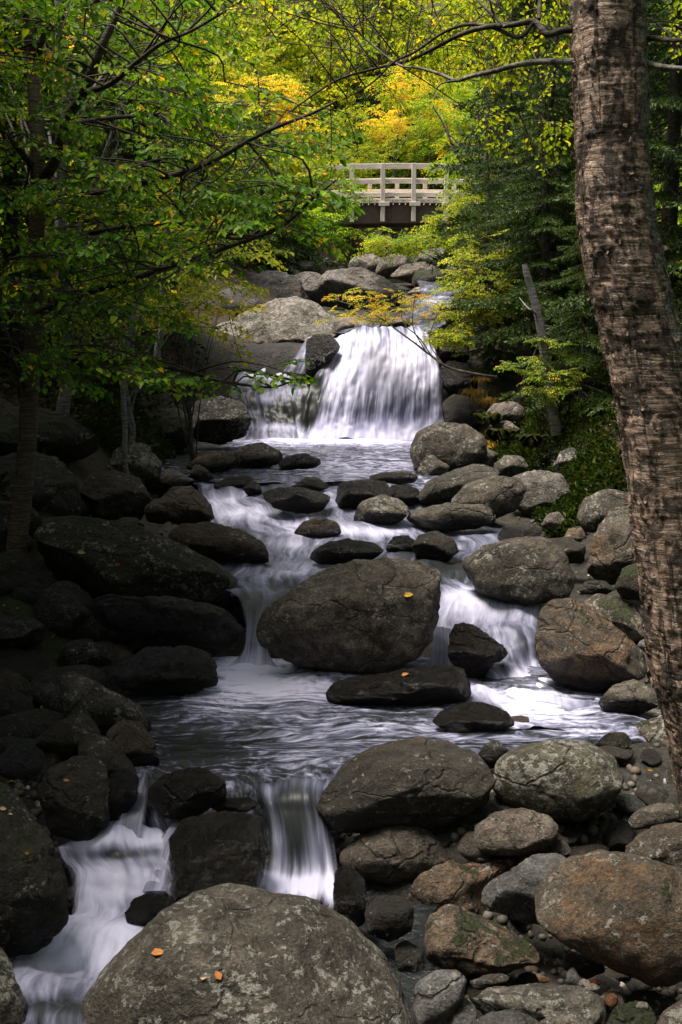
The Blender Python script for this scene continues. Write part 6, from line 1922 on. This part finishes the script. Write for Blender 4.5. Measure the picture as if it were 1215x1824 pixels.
for k, (lab, px, py, Y, s) in enumerate([('fern above the rounded grey rock on the right bank', 890, 790, 12.3, .30), ('fern left of the dark angular rock in the grass', 945, 800, 12.0, .30),
                                         ('fern beneath the leaning grey trunk', 1000, 780, 12.4, .28), ('fern beside the birch trunk above the pale lichened rock', 1080, 830, 11.4, .34),
                                         ('fern behind the large rock at the fall foot', 870, 760, 12.9, .28)]):
    fern(lab, px, py, Y, s, k)

# ------------------------------------------------------------------ single fallen leaves lying on the rocks
def fallen():
    bpy.context.view_layer.update()
    dg = bpy.context.evaluated_depsgraph_get()
    from mathutils import Matrix
    lv, f3, f4 = leaf_shape(6, .34, .12, .05)
    cols = {'yellow': (0.62, 0.40, 0.03), 'orange': (0.38, 0.14, 0.03), 'pale': (0.40, 0.28, 0.16)}
    mats = {}
    for k, c in cols.items():
        mats[k] = mat_plain('fallen_leaf_' + k, c, .6, .25, 40)
    for lab, px, py, s, col, an in [
        ('bright yellow leaf flat on the big mid-stream boulder', 728, 1061, 17.0, 'yellow', 0.1),
        ('orange leaf at the upper left of the huge bottom boulder', 282, 1699, 22.9, 'orange', 0.5),
        ('orange leaf standing at the middle of the huge bottom boulder', 388, 1738, 17.0, 'orange', 1.9),
        ('small tan leaf beside the standing orange one on the huge bottom boulder', 362, 1741, 11.0, 'pale', 0.2),
        ('orange leaf on the long wet ledge below the mid-stream boulder', 722, 1203, 14.4, 'orange', 0.1),
        ('orange leaf on the dark squarish boulder at the left', 118, 1392, 11.0, 'orange', 0.0),
        ('yellow-tan leaf on the left of the great slab', 145, 985, 14.4, 'pale', 0.0),
        ('small pale leaf near the top edge of the great slab', 186, 936, 7.6, 'pale', 0.3),
        ('small orange leaf in the middle of the great slab', 212, 1005, 7.6, 'orange', 0.2),
        ('tiny yellow leaf at the upper edge of the great slab', 244, 962, 6.8, 'pale', 0.4),
        ('tiny orange leaf on the upper face of the mid-stream boulder', 681, 1017, 6.8, 'orange', 0.4),
        ('pale round leaf on the dark rock at the left edge', 5, 1442, 11.9, 'pale', 0.3),
        ('small brown-pink leaf below the pale round one at the left edge', 18, 1452, 7.6, 'pale', 0.9),
        ('orange leaf low on the dark mossy rock at the left edge', 46, 1519, 11.0, 'orange', 0.2)]:
        d = Vector(ray(px, py)).normalized()
        ok, loc, nor, _, ob, _ = scene.ray_cast(dg, Vector(CAM), d, distance=60)
        if not ok:
            continue
        loc = np.array(loc); nor = np.array(nor)
        if nor @ np.array(d) > 0: nor = -nor
        dist = np.linalg.norm(loc - CAM)
        L = s / FOC * dist
        xdir = np.array([math.cos(an), 0, math.sin(an)])
        xdir = xdir - nor * (xdir @ nor); xdir /= np.linalg.norm(xdir)
        M = rot_from(xdir[None], nor[None])[0]
        V = (lv - [0.5, 0, 0]) * L
        me = mesh_np('fallen_leaf', V, [f4], smooth=False)
        o = link('fallen_leaf', me, mats[col], loc=tuple(loc + nor * 0.006), label=lab, category='leaf', group='fallen leaves on the rocks')
        o.rotation_euler = Matrix(M.tolist()).to_euler()
fallen()
